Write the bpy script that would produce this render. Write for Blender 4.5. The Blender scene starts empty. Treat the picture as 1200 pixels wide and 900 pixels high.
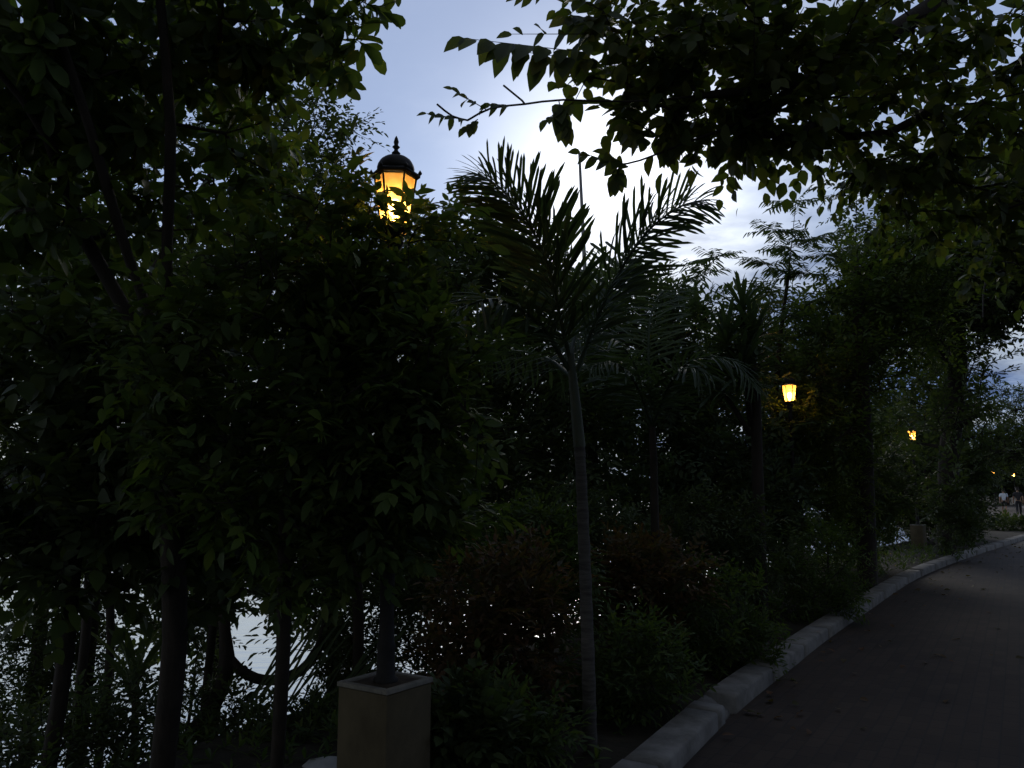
import bpy, bmesh, math, random
import numpy as np
from mathutils import Vector, Matrix

C = bpy.context.scene.collection
S = bpy.context.scene
R = math.radians
F = 942.0                      # focal length in pixels of a 1200 px wide frame
PITCH = math.atan(125 / F)
EYE = 1.6

# ------------------------------------------------------------------ camera
cam_d = bpy.data.cameras.new('camera')
cam = bpy.data.objects.new('camera', cam_d)
C.objects.link(cam)
cam.location = (0, 0, EYE)
cam.rotation_euler = (math.pi / 2 + PITCH, 0, 0)
cam_d.sensor_fit = 'HORIZONTAL'
cam_d.sensor_width = 36
cam_d.lens = 36 * F / 1200
cam_d.clip_start = 0.05
cam_d.clip_end = 5000
S.camera = cam

# ------------------------------------------------------------------ light and sky
SUN_EL, SUN_AZ = R(20.5), R(8.6)              # azimuth from +Y towards +X
sun_dir = Vector((math.sin(SUN_AZ) * math.cos(SUN_EL), math.cos(SUN_AZ) * math.cos(SUN_EL), math.sin(SUN_EL)))
SKY_K = 0.084
S.view_settings.view_transform = 'Standard'
S.view_settings.look = 'None'
S.view_settings.exposure = 0.0
S.view_settings.gamma = 1
S.view_settings.use_curve_mapping = False
S.cycles.max_bounces = 14
S.cycles.diffuse_bounces = 7
S.cycles.transmission_bounces = 8
S.cycles.transparent_max_bounces = 12

W = bpy.data.worlds.new('World')
S.world = W
W.use_nodes = True
nt = W.node_tree
nt.nodes.clear()


def node(t, kind, **kw):
    n = t.nodes.new(kind)
    for k, v in kw.items():
        setattr(n, k, v)
    return n


def mathn(t, op, a, b=None, clamp=False):
    n = t.nodes.new('ShaderNodeMath')
    n.operation = op
    n.use_clamp = clamp
    for i, x in enumerate((a, b)):
        if x is None:
            continue
        if isinstance(x, (int, float)):
            n.inputs[i].default_value = x
        else:
            t.links.new(x, n.inputs[i])
    return n.outputs[0]


def vmath(t, op, a, b=None):
    n = t.nodes.new('ShaderNodeVectorMath')
    n.operation = op
    for i, x in enumerate((a, b)):
        if x is None:
            continue
        if isinstance(x, (tuple, list, Vector)):
            n.inputs[i].default_value = x
        else:
            t.links.new(x, n.inputs[i])
    return n


def mixc(t, fac, a, b, mode='MIX'):
    n = t.nodes.new('ShaderNodeMix')
    n.data_type = 'RGBA'
    n.blend_type = mode
    n.clamp_factor = True
    for s, x in ((0, fac), (6, a), (7, b)):
        if isinstance(x, (int, float)):
            n.inputs[s].default_value = x
        elif isinstance(x, tuple):
            n.inputs[s].default_value = (*x, 1) if len(x) == 3 else x
        else:
            t.links.new(x, n.inputs[s])
    return n.outputs[2]


def ramp(t, fac, stops, interp='LINEAR'):
    n = t.nodes.new('ShaderNodeValToRGB')
    n.color_ramp.interpolation = interp
    e = n.color_ramp.elements
    while len(e) < len(stops):
        e.new(0.5)
    for i, (p, c) in enumerate(stops):
        e[i].position = p
        e[i].color = (*c, 1) if len(c) == 3 else c
    t.links.new(fac, n.inputs[0])
    return n.outputs[0]


sky = node(nt, 'ShaderNodeTexSky', sky_type='NISHITA')
sky.sun_disc = False
sky.sun_elevation = SUN_EL
sky.sun_rotation = SUN_AZ
sky.air_density = 1.0
sky.dust_density = 0.1
sky.ozone_density = 2.0
tcn = node(nt, 'ShaderNodeTexCoord')
dirn = vmath(nt, 'NORMALIZE', tcn.outputs['Generated']).outputs[0]
sep = node(nt, 'ShaderNodeSeparateXYZ')
nt.links.new(dirn, sep.inputs[0])
dz = mathn(nt, 'MAXIMUM', sep.outputs[2], 0.0)
den = mathn(nt, 'ADD', dz, 0.12)
comb = node(nt, 'ShaderNodeCombineXYZ')
nt.links.new(mathn(nt, 'DIVIDE', sep.outputs[0], den), comb.inputs[0])
nt.links.new(mathn(nt, 'DIVIDE', sep.outputs[1], den), comb.inputs[1])
cn = node(nt, 'ShaderNodeTexNoise')
cn.inputs['Scale'].default_value = 1.25
cn.inputs['Detail'].default_value = 9
cn.inputs['Roughness'].default_value = 0.55
cn.inputs['Distortion'].default_value = 0.35
nt.links.new(comb.outputs[0], cn.inputs['Vector'])
cn2 = node(nt, 'ShaderNodeTexNoise')
cn2.inputs['Scale'].default_value = 4.2
cn2.inputs['Detail'].default_value = 7
cn2.inputs['Roughness'].default_value = 0.6
nt.links.new(comb.outputs[0], cn2.inputs['Vector'])
cosang = mathn(nt, 'MAXIMUM', vmath(nt, 'DOT_PRODUCT', dirn, tuple(sun_dir)).outputs['Value'], 0.0)
g_tight = mathn(nt, "MULTIPLY", mathn(nt, "POWER", cosang, 110.0), 1.5)
g_mid = mathn(nt, 'MULTIPLY', mathn(nt, 'POWER', cosang, 30.0), 0.10)
glow = mathn(nt, 'ADD', g_tight, g_mid)
base = mixc(nt, 1.0, sky.outputs[0], (SKY_K * 1.04, SKY_K * 1.10, SKY_K * 1.30), 'MULTIPLY')
# thin even film of high cloud
base = mixc(nt, 0.32, base, (0.72, 0.78, 0.93))
# unseen grey veil added behind the viewer to neutralise blue ambient; pale haze low over the water
veil = mathn(nt, 'MULTIPLY', ramp(nt, mathn(nt, 'ADD', mathn(nt, 'MULTIPLY', sep.outputs[1], -0.5), 0.5), [(0.35, (0, 0, 0)), (0.7, (1, 1, 1))]), 0.85)
base = mixc(nt, veil, base, (0.17, 0.168, 0.16))
lowhaze = mathn(nt, 'MULTIPLY', ramp(nt, dz, [(0.0, (1, 1, 1)), (0.2, (0.75, 0.75, 0.75)), (0.34, (0, 0, 0))]), 0.85)
base = mixc(nt, lowhaze, base, (0.60, 0.63, 0.62))
# broken evening cloud: bank of grey-blue cloud low on the right, thinner wisps higher up
lowband = ramp(nt, dz, [(0.0, (1, 1, 1)), (0.25, (0.95, 0.95, 0.95)), (0.40, (0.6, 0.6, 0.6)), (0.7, (0.15, 0.15, 0.15))])
east = ramp(nt, mathn(nt, 'ADD', mathn(nt, 'MULTIPLY', sep.outputs[0], 1.0), 0.5), [(0.5, (0.12, 0.12, 0.12)), (0.70, (1, 1, 1))])
cmask = mathn(nt, 'MULTIPLY', mathn(nt, 'MULTIPLY', lowband, east),
              ramp(nt, cn.outputs[0], [(0.30, (0, 0, 0)), (0.52, (1, 1, 1))]))
ccol0 = ramp(nt, cn2.outputs[0], [(0.32, (0.14, 0.21, 0.38)), (0.5, (0.34, 0.43, 0.61)), (0.66, (0.80, 0.86, 0.94))])
ccol = mixc(nt, ramp(nt, dz, [(0.17, (1, 1, 1)), (0.33, (0, 0, 0))]), ccol0, mixc(nt, 1.0, ccol0, (0.34, 0.42, 0.58), 'MULTIPLY'))
skyc = mixc(nt, cmask, base, ccol)
addg = node(nt, 'ShaderNodeCombineColor')
for i, k in enumerate((1.0, 0.97, 0.88)):
    nt.links.new(mathn(nt, 'MULTIPLY', mathn(nt, 'MULTIPLY', glow, mathn(nt, 'SUBTRACT', 1.0, mathn(nt, 'MULTIPLY', cmask, 0.7))), k), addg.inputs[i])
skyc = mixc(nt, 1.0, skyc, addg.outputs[0], 'ADD')
bg = node(nt, 'ShaderNodeBackground')
nt.links.new(skyc, bg.inputs[0])
bg.inputs[1].default_value = 1.0
wo = node(nt, 'ShaderNodeOutputWorld')
nt.links.new(bg.outputs[0], wo.inputs[0])

sl = bpy.data.lights.new('sun', 'SUN')
sl.energy = 0.9
sl.angle = R(28)
sl.color = (1.0, 0.93, 0.82)
sun = bpy.data.objects.new('sun', sl)
C.objects.link(sun)
sun.rotation_euler = sun_dir.to_track_quat('Z', 'Y').to_euler()

# ------------------------------------------------------------------ picture-to-place helpers
cp, sp = math.cos(PITCH), math.sin(PITCH)


def ray(px, py):
    u, v = px - 600.0, 450.0 - py
    return np.array([u, F * cp - v * sp, F * sp + v * cp])


def at(px, py, d):
    r = ray(px, py)
    p = r * (d / r[1])
    return np.array([p[0], p[1], p[2] + EYE])


def gnd(px, py, z=0.0):
    r = ray(px, py)
    p = r * ((z - EYE) / r[2])
    return np.array([p[0], p[1], z])


# ------------------------------------------------------------------ objects
def tag(o, label=None, cat=None, group=None, kind=None):
    if label:
        o['label'] = label
    if cat:
        o['category'] = cat
    if group:
        o['group'] = group
    if kind:
        o['kind'] = kind
    return o


def empty(name, loc, label, cat, group=None):
    o = bpy.data.objects.new(name, None)
    C.objects.link(o)
    o.location = tuple(float(x) for x in loc)
    o.empty_display_size = 0.2
    return tag(o, label, cat, group)


def mesh_np(name, V, loops, starts, mats, parent=None, smooth=True, matidx=None):
    me = bpy.data.meshes.new(name)
    V = np.asarray(V, np.float32)
    if parent is not None:
        V = V - np.array(parent_loc(parent), np.float32)
    me.vertices.add(len(V))
    me.vertices.foreach_set('co', V.ravel())
    me.loops.add(len(loops))
    me.loops.foreach_set('vertex_index', np.asarray(loops, np.int32))
    me.polygons.add(len(starts))
    me.polygons.foreach_set('loop_start', np.asarray(starts, np.int32))
    if smooth:
        me.polygons.foreach_set('use_smooth', np.ones(len(starts), bool))
    if not isinstance(mats, (list, tuple)):
        mats = [mats]
    for m in mats:
        me.materials.append(m)
    if matidx is not None:
        me.polygons.foreach_set('material_index', np.asarray(matidx, np.int32))
    me.update(calc_edges=True)
    me.validate()
    o = bpy.data.objects.new(name, me)
    C.objects.link(o)
    if parent is not None:
        o.parent = parent
    return o


def parent_loc(p):
    l = Vector((0, 0, 0))
    while p is not None:
        l = l + p.location
        p = p.parent
    return tuple(l)


class MB:
    """collects faces of any size"""

    def __init__(s):
        s.V, s.Fc = [], []

    def add(s, verts, faces):
        b = len(s.V)
        s.V.extend([tuple(v) for v in verts])
        s.Fc.extend([tuple(i + b for i in f) for f in faces])

    def box(s, c, size, rz=0.0, taper=1.0):
        x, y, z = size[0] / 2, size[1] / 2, size[2] / 2
        cr, sr = math.cos(rz), math.sin(rz)
        vs = []
        for k, (zz, t) in enumerate(((-z, 1.0), (z, taper))):
            for sx, sy in ((-1, -1), (1, -1), (1, 1), (-1, 1)):
                a, b = sx * x * t, sy * y * t
                vs.append((c[0] + a * cr - b * sr, c[1] + a * sr + b * cr, c[2] + zz))
        s.add(vs, [(3, 2, 1, 0), (4, 5, 6, 7), (0, 1, 5, 4), (1, 2, 6, 5), (2, 3, 7, 6), (3, 0, 4, 7)])

    def lathe(s, c, prof, n=16, rot=0.0):
        vs = []
        for r, z in prof:
            for i in range(n):
                a = rot + 2 * math.pi * i / n
                vs.append((c[0] + r * math.cos(a), c[1] + r * math.sin(a), c[2] + z))
        fs = []
        for j in range(len(prof) - 1):
            for i in range(n):
                fs.append((j * n + i, j * n + (i + 1) % n, (j + 1) * n + (i + 1) % n, (j + 1) * n + i))
        fs.append(tuple(range(n - 1, -1, -1)))
        fs.append(tuple((len(prof) - 1) * n + i for i in range(n)))
        s.add(vs, fs)

    def bar(s, a, b, r, n=6, r2=None):
        V, q = tube([a, b], [r, r if r2 is None else r2], n)
        s.add(V, q)
        s.Fc.append(tuple(len(s.V) - len(V) + i for i in range(n - 1, -1, -1)))
        s.Fc.append(tuple(len(s.V) - n + i for i in range(n)))

    def tube(s, pts, rads, n=8):
        V, q = tube(pts, rads, n)
        s.add(V, q)

    def build(s, name, mats, parent=None, smooth=False, bevel=0.0):
        loops, starts = [], []
        for f in s.Fc:
            starts.append(len(loops))
            loops.extend(f)
        o = mesh_np(name, np.array(s.V), loops, starts, mats, parent, smooth)
        if bevel:
            b = o.modifiers.new('bevel', 'BEVEL')
            b.width = bevel
            b.segments = 2
            b.limit_method = 'ANGLE'
        return o


def tube(pts, rads, n=6):
    P = np.asarray(pts, float)
    m = len(P)
    T = np.gradient(P, axis=0)
    T /= np.linalg.norm(T, axis=1)[:, None] + 1e-9
    ref = np.array([0, 0, 1.0]) if abs(T[0][2]) < 0.9 else np.array([1.0, 0, 0])
    V = []
    a = np.arange(n) * 2 * math.pi / n
    x = np.cross(T[0], ref)
    x /= np.linalg.norm(x)
    for i in range(m):
        x = x - T[i] * np.dot(x, T[i])
        x /= np.linalg.norm(x) + 1e-9
        y = np.cross(T[i], x)
        V.append(P[i] + rads[i] * (np.cos(a)[:, None] * x + np.sin(a)[:, None] * y))
    V = np.concatenate(V)
    q = []
    for i in range(m - 1):
        for k in range(n):
            q.append((i * n + k, i * n + (k + 1) % n, (i + 1) * n + (k + 1) % n, (i + 1) * n + k))
    return V, q


# ------------------------------------------------------------------ materials
def new_mat(name):
    m = bpy.data.materials.new(name)
    m.use_nodes = True
    t = m.node_tree
    t.nodes.clear()
    out = t.nodes.new('ShaderNodeOutputMaterial')
    return m, t, out


def leaf_mat(name, cols, trans=0.3, rough=0.45, spec=0.3):
    m, t, out = new_mat(name)
    geo = t.nodes.new('ShaderNodeNewGeometry')
    st = [(i / (len(cols) - 1), c) for i, c in enumerate(cols)]
    col = ramp(t, geo.outputs['Random Per Island'], st)
    bs = t.nodes.new('ShaderNodeBsdfPrincipled')
    t.links.new(col, bs.inputs['Base Color'])
    bs.inputs['Roughness'].default_value = rough
    bs.inputs['Specular IOR Level'].default_value = spec
    tr = t.nodes.new('ShaderNodeBsdfTranslucent')
    tc = mixc(t, 1.0, col, (1.9, 1.9, 0.75), 'MULTIPLY')
    t.links.new(tc, tr.inputs[0])
    mx = t.nodes.new('ShaderNodeMixShader')
    mx.inputs[0].default_value = trans
    t.links.new(bs.outputs[0], mx.inputs[1])
    t.links.new(tr.outputs[0], mx.inputs[2])
    t.links.new(mx.outputs[0], out.inputs[0])
    return m


def rough_mat(name, c1, c2, scale=8.0, rough=0.85, bump=0.3, detail=6.0, stretch=(1, 1, 1), metallic=0.0, spec=0.3):
    m, t, out = new_mat(name)
    tc = t.nodes.new('ShaderNodeTexCoord')
    mp = t.nodes.new('ShaderNodeMapping')
    mp.inputs['Scale'].default_value = stretch
    t.links.new(tc.outputs['Object'], mp.inputs[0])
    n = t.nodes.new('ShaderNodeTexNoise')
    n.inputs['Scale'].default_value = scale
    n.inputs['Detail'].default_value = detail
    n.inputs['Roughness'].default_value = 0.65
    t.links.new(mp.outputs[0], n.inputs['Vector'])
    col = ramp(t, n.outputs[0], [(0.3, c1), (0.7, c2)])
    bs = t.nodes.new('ShaderNodeBsdfPrincipled')
    t.links.new(col, bs.inputs['Base Color'])
    bs.inputs['Roughness'].default_value = rough
    bs.inputs['Metallic'].default_value = metallic
    bs.inputs['Specular IOR Level'].default_value = spec
    if bump:
        b = t.nodes.new('ShaderNodeBump')
        b.inputs['Strength'].default_value = bump
        b.inputs['Distance'].default_value = 0.02
        t.links.new(n.outputs[0], b.inputs['Height'])
        t.links.new(b.outputs[0], bs.inputs['Normal'])
    t.links.new(bs.outputs[0], out.inputs[0])
    return m


M = {}
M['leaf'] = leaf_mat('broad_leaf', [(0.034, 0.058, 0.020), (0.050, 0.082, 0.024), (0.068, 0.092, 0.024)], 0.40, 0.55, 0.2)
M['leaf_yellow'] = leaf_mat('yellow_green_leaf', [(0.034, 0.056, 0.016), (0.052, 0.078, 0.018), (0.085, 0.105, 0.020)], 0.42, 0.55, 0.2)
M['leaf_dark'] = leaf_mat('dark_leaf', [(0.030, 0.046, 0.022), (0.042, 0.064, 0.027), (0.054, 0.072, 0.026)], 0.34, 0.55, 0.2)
M['leaf_cool'] = leaf_mat('grey_green_leaf', [(0.034, 0.056, 0.036), (0.048, 0.076, 0.044), (0.060, 0.085, 0.042)], 0.34, 0.55, 0.2)
M['leaf_red'] = leaf_mat('russet_leaf', [(0.045, 0.048, 0.020), (0.075, 0.052, 0.024), (0.095, 0.050, 0.028)], 0.36, 0.55, 0.2)
M['leaf_canopy'] = leaf_mat('canopy_leaf', [(0.034, 0.052, 0.018), (0.046, 0.068, 0.019), (0.064, 0.074, 0.022)], 0.42, 0.5, 0.25)
M['palm'] = leaf_mat('palm_leaflet', [(0.026, 0.044, 0.026), (0.038, 0.060, 0.032)], 0.28, 0.55, 0.18)
M['bark'] = rough_mat('bark', (0.022, 0.018, 0.014), (0.05, 0.042, 0.034), 14, 0.95, 0.6, stretch=(1, 1, 0.3))
M['bark_dark'] = rough_mat('dark_bark', (0.014, 0.012, 0.010), (0.036, 0.029, 0.023), 16, 0.95, 0.6, stretch=(1, 1, 0.25))
M['palm_bark'] = rough_mat('palm_bark', (0.03, 0.028, 0.026), (0.10, 0.094, 0.085), 20, 0.9, 0.4, stretch=(0.4, 0.4, 2.5))
M['crownshaft'] = rough_mat('crownshaft', (0.035, 0.045, 0.03), (0.065, 0.075, 0.05), 10, 0.6, 0.15, stretch=(2, 2, 0.3))
M['concrete'] = rough_mat('kerb_concrete', (0.085, 0.082, 0.076), (0.20, 0.195, 0.185), 6, 0.9, 0.15, 12)
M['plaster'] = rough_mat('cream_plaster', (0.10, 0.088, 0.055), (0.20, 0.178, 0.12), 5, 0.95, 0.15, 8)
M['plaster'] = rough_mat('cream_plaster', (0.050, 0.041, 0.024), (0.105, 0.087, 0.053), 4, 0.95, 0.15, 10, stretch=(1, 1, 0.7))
M['coping'] = rough_mat('coping_concrete', (0.10, 0.097, 0.085), (0.22, 0.21, 0.185), 10, 0.9, 0.3)
M['soil'] = rough_mat('soil', (0.025, 0.018, 0.012), (0.06, 0.045, 0.03), 20, 1.0, 0.8)
M['ground'] = rough_mat('leaf_litter_ground', (0.012, 0.011, 0.008), (0.032, 0.026, 0.016), 6, 1.0, 0.8, 9)
M['stone'] = rough_mat('stone', (0.25, 0.26, 0.27), (0.42, 0.42, 0.42), 6, 0.9, 0.5)
M['iron'] = rough_mat('black_iron', (0.008, 0.008, 0.008), (0.016, 0.015, 0.014), 30, 0.65, 0.1, spec=0.25)
M['pole'] = rough_mat('mast_steel', (0.10, 0.10, 0.11), (0.16, 0.16, 0.17), 30, 0.5, 0.0)
M['skin'] = rough_mat('skin', (0.30, 0.18, 0.12), (0.36, 0.22, 0.15), 20, 0.6, 0.0)
M['shirt_blue'] = rough_mat('pale_blue_cotton', (0.55, 0.62, 0.72), (0.62, 0.68, 0.78), 30, 0.9, 0.1)
M['cloth_dark'] = rough_mat('dark_cotton', (0.02, 0.02, 0.024), (0.035, 0.035, 0.04), 30, 0.9, 0.1)
M['hair'] = rough_mat('black_hair', (0.01, 0.008, 0.007), (0.02, 0.016, 0.013), 60, 0.5, 0.1, stretch=(3, 3, 0.4))


def mat_bulb():
    m, t, out = new_mat('lit_bulb')
    e = t.nodes.new('ShaderNodeEmission')
    e.inputs[0].default_value = (1.0, 0.72, 0.36, 1)
    e.inputs[1].default_value = 60
    t.links.new(e.outputs[0], out.inputs[0])
    return m


def mat_glass():
    m, t, out = new_mat('amber_lamp_glass')
    tc = t.nodes.new('ShaderNodeTexCoord')
    n = t.nodes.new('ShaderNodeTexNoise')
    n.inputs['Scale'].default_value = 24
    n.inputs['Detail'].default_value = 4
    t.links.new(tc.outputs['Object'], n.inputs['Vector'])
    col = ramp(t, n.outputs[0], [(0.3, (0.85, 0.43, 0.09)), (0.7, (1.0, 0.62, 0.21))])
    tr = t.nodes.new('ShaderNodeBsdfTranslucent')
    t.links.new(col, tr.inputs[0])
    tp = t.nodes.new('ShaderNodeBsdfTransparent')
    tp.inputs[0].default_value = (1, 0.72, 0.3, 1)
    mx = t.nodes.new('ShaderNodeMixShader')
    mx.inputs[0].default_value = 0.45
    t.links.new(tr.outputs[0], mx.inputs[1])
    t.links.new(tp.outputs[0], mx.inputs[2])
    gl = t.nodes.new('ShaderNodeBsdfGlossy')
    gl.inputs['Roughness'].default_value = 0.15
    mx2 = t.nodes.new('ShaderNodeMixShader')
    mx2.inputs[0].default_value = 0.05
    t.links.new(mx.outputs[0], mx2.inputs[1])
    t.links.new(gl.outputs[0], mx2.inputs[2])
    t.links.new(mx2.outputs[0], out.inputs[0])
    return m


def mat_water():
    m, t, out = new_mat('lake_water')
    tc = t.nodes.new('ShaderNodeTexCoord')
    n = t.nodes.new('ShaderNodeTexNoise')
    n.inputs['Scale'].default_value = 2.2
    n.inputs['Detail'].default_value = 6
    wm = t.nodes.new('ShaderNodeMapping')
    wm.inputs['Scale'].default_value = (0.5, 1.6, 1)
    t.links.new(tc.outputs['Object'], wm.inputs[0])
    t.links.new(wm.outputs[0], n.inputs['Vector'])
    b = t.nodes.new('ShaderNodeBump')
    b.inputs['Strength'].default_value = 0.4
    b.inputs['Distance'].default_value = 0.05
    t.links.new(n.outputs[0], b.inputs['Height'])
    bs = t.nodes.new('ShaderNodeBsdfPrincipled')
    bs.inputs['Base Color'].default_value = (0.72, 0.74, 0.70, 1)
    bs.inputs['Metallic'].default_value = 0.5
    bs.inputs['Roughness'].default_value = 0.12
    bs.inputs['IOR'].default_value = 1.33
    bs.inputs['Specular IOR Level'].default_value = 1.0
    t.links.new(b.outputs[0], bs.inputs['Normal'])
    t.links.new(bs.outputs[0], out.inputs[0])
    return m


def mat_paving():
    m, t, out = new_mat('brick_paving')
    tc = t.nodes.new('ShaderNodeTexCoord')
    mp = t.nodes.new('ShaderNodeMapping')
    mp.inputs['Rotation'].default_value = (0, 0, R(-58))
    t.links.new(tc.outputs['Object'], mp.inputs[0])
    br = t.nodes.new('ShaderNodeTexBrick')
    br.inputs['Scale'].default_value = 1.0
    br.inputs['Brick Width'].default_value = 0.21
    br.inputs['Row Height'].default_value = 0.105
    br.inputs['Mortar Size'].default_value = 0.006
    br.inputs['Mortar Smooth'].default_value = 0.3
    br.inputs['Bias'].default_value = 0.0
    br.inputs['Color1'].default_value = (0.028, 0.0195, 0.014, 1)
    br.inputs['Color2'].default_value = (0.042, 0.0295, 0.0215, 1)
    br.inputs['Mortar'].default_value = (0.022, 0.019, 0.016, 1)
    t.links.new(mp.outputs[0], br.inputs['Vector'])
    n = t.nodes.new('ShaderNodeTexNoise')
    n.inputs['Scale'].default_value = 1.3
    n.inputs['Detail'].default_value = 8
    t.links.new(tc.outputs['Object'], n.inputs['Vector'])
    st = ramp(t, n.outputs[0], [(0.3, (0.65, 0.65, 0.66)), (0.7, (1.15, 1.13, 1.1))])
    col = mixc(t, 1.0, br.outputs[0], st, 'MULTIPLY')
    bs = t.nodes.new('ShaderNodeBsdfPrincipled')
    t.links.new(col, bs.inputs['Base Color'])
    bs.inputs['Roughness'].default_value = 0.8
    bs.inputs['Specular IOR Level'].default_value = 0.25
    b = t.nodes.new('ShaderNodeBump')
    b.inputs['Strength'].default_value = 0.5
    b.inputs['Distance'].default_value = 0.006
    h = mathn(t, 'ADD', mathn(t, 'MULTIPLY', br.outputs[1], -1.0), mathn(t, 'MULTIPLY', n.outputs[0], 0.8))
    t.links.new(h, b.inputs['Height'])
    t.links.new(b.outputs[0], bs.inputs['Normal'])
    t.links.new(bs.outputs[0], out.inputs[0])
    return m


M['bulb'] = mat_bulb()
M['glass'] = mat_glass()
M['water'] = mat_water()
M['paving'] = mat_paving()

# ------------------------------------------------------------------ the setting
kerb_px = [(800, 900), (862, 838), (920, 790), (1010, 722), (1100, 667), (1200, 633)]
K = [np.array([-3.6, -5.0, 0]), np.array([-2.2, -1.6, 0]), np.array([-0.45, 2.2, 0])] + [gnd(*p) for p in kerb_px]
K += [np.array(p, float) for p in ((23.3, 34.6, 0), (27.3, 40.5, 0), (29.6, 46, 0), (31.0, 51, 0), (33.3, 57, 0), (37.5, 66, 0), (44, 78, 0), (53, 94, 0))]


def smooth_line(P, step=0.25):
    P = np.asarray(P, float)
    Q = np.vstack([2 * P[0] - P[1], P, 2 * P[-1] - P[-2]])
    out = []
    for i in range(1, len(Q) - 2):
        n = max(2, int(np.linalg.norm(Q[i + 1] - Q[i]) / step))
        for k in range(n):
            t = k / n
            a, b, c, d = Q[i - 1], Q[i], Q[i + 1], Q[i + 2]
            out.append(0.5 * ((2 * b) + (c - a) * t + (2 * a - 5 * b + 4 * c - d) * t * t + (3 * b - a - 3 * c + d) * t ** 3))
    out.append(P[-1])
    return np.array(out)


KL = smooth_line(K)
KT = np.gradient(KL, axis=0)
KT /= np.linalg.norm(KT, axis=1)[:, None]
KN = np.stack([-KT[:, 1], KT[:, 0], np.zeros(len(KL))], 1)      # towards the water
PATH_W = 4.2


def side(x, y):
    """signed distance from the kerb's road edge, positive towards the water"""
    d = (KL[:, 0] - x) ** 2 + (KL[:, 1] - y) ** 2
    i = int(np.argmin(d))
    s = (x - KL[i, 0]) * KN[i, 0] + (y - KL[i, 1]) * KN[i, 1]
    return math.copysign(math.sqrt(d[i]), s)


def ground_z(x, y):
    s = side(x, y)
    if s < 0.1:
        b = -0.02
    else:
        t = min(1, max(0, (s - 2.4) / 4.4))
        b = 0.05 - 2.3 * t * t * (3 - 2 * t)
    return b


gx = np.concatenate([[-600, -250, -120, -60, -30], np.arange(-18, 56, 0.8), [70, 100, 150, 300, 600]])
gy = np.concatenate([[-300, -120, -50, -25], np.arange(-12, 92, 0.8), [110, 150, 240, 600, 1500]])
rg = random.Random(3)
GV = []
for y in gy:
    for x in gx:
        z = ground_z(x, y)
        if side(x, y) < 1.5:
            z = -0.14
        else:
            z += rg.uniform(-0.04, 0.04)
        GV.append((x, y, z))
nx = len(gx)
GF = [(j * nx + i, j * nx + i + 1, (j + 1) * nx + i + 1, (j + 1) * nx + i) for j in range(len(gy) - 1) for i in range(nx - 1)]
g = MB()
g.add(GV, GF)
tag(g.build('ground', M['ground'], smooth=True), kind='structure')

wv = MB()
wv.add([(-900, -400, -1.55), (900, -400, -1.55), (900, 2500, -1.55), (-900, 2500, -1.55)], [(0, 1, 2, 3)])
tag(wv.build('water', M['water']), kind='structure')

# far wooded shore beyond the water
sh = MB()
rs = random.Random(9)
pv, pf = [], []
for i in range(121):
    a = R(-75 + 150 * i / 120)
    h = 4.5 + 2.5 * math.sin(i * 0.31) + rs.uniform(-0.8, 0.8)
    for r_, z_ in ((420, -2.0), (428, h * 0.7), (450, h), (520, h * 0.6)):
        pv.append((r_ * math.sin(a), r_ * math.cos(a), z_))
for i in range(120):
    for k in range(3):
        pf.append((i * 4 + k, (i + 1) * 4 + k, (i + 1) * 4 + k + 1, i * 4 + k + 1))
sh.add(pv, pf)
tag(sh.build('far_shore', M['leaf_dark'], smooth=True), kind='structure')


def sweep(sections, line, nrm, name, mat, i0, i1, parent=None, jitter=0.0, rng=None):
    """sections: list of (offset towards water, z)"""
    V, Q = [], []
    k = len(sections)
    for i in range(i0, i1 + 1):
        for (o, z) in sections:
            V.append(line[i] + nrm[i] * o + np.array([0, 0, z]))
    n = i1 - i0 + 1
    for i in range(n - 1):
        for j in range(k - 1):
            Q.append((i * k + j, (i + 1) * k + j, (i + 1) * k + j + 1, i * k + j + 1))
    return V, Q, k, n


# road: brick-paved path
rm = MB()
V, Q, k, n = sweep([(0.02, 0.004), (-1.0, 0.02), (-PATH_W / 2, 0.03), (-PATH_W, 0.004)], KL, KN, 'path', None, 0, len(KL) - 1)
rm.add(V, [q[::-1] for q in Q])
tag(rm.build('path', M['paving'], smooth=True), kind='structure')

# soil bed between the kerb and the bank
vm_ = MB()
rv = random.Random(12)
V, Q, k, n = sweep([(0.21, 0.03), (0.5, 0.055), (0.9, 0.07), (1.4, 0.06), (2.0, 0.05), (2.5, 0.0), (2.7, -0.3)], KL, KN, 'bed', None, 0, len(KL) - 1)
V = [v + np.array([0, 0, rv.uniform(-0.015, 0.02)]) for v in V]
vm_.add(V, Q)
tag(vm_.build('planting_bed', M['ground'], smooth=True), kind='structure')

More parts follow.
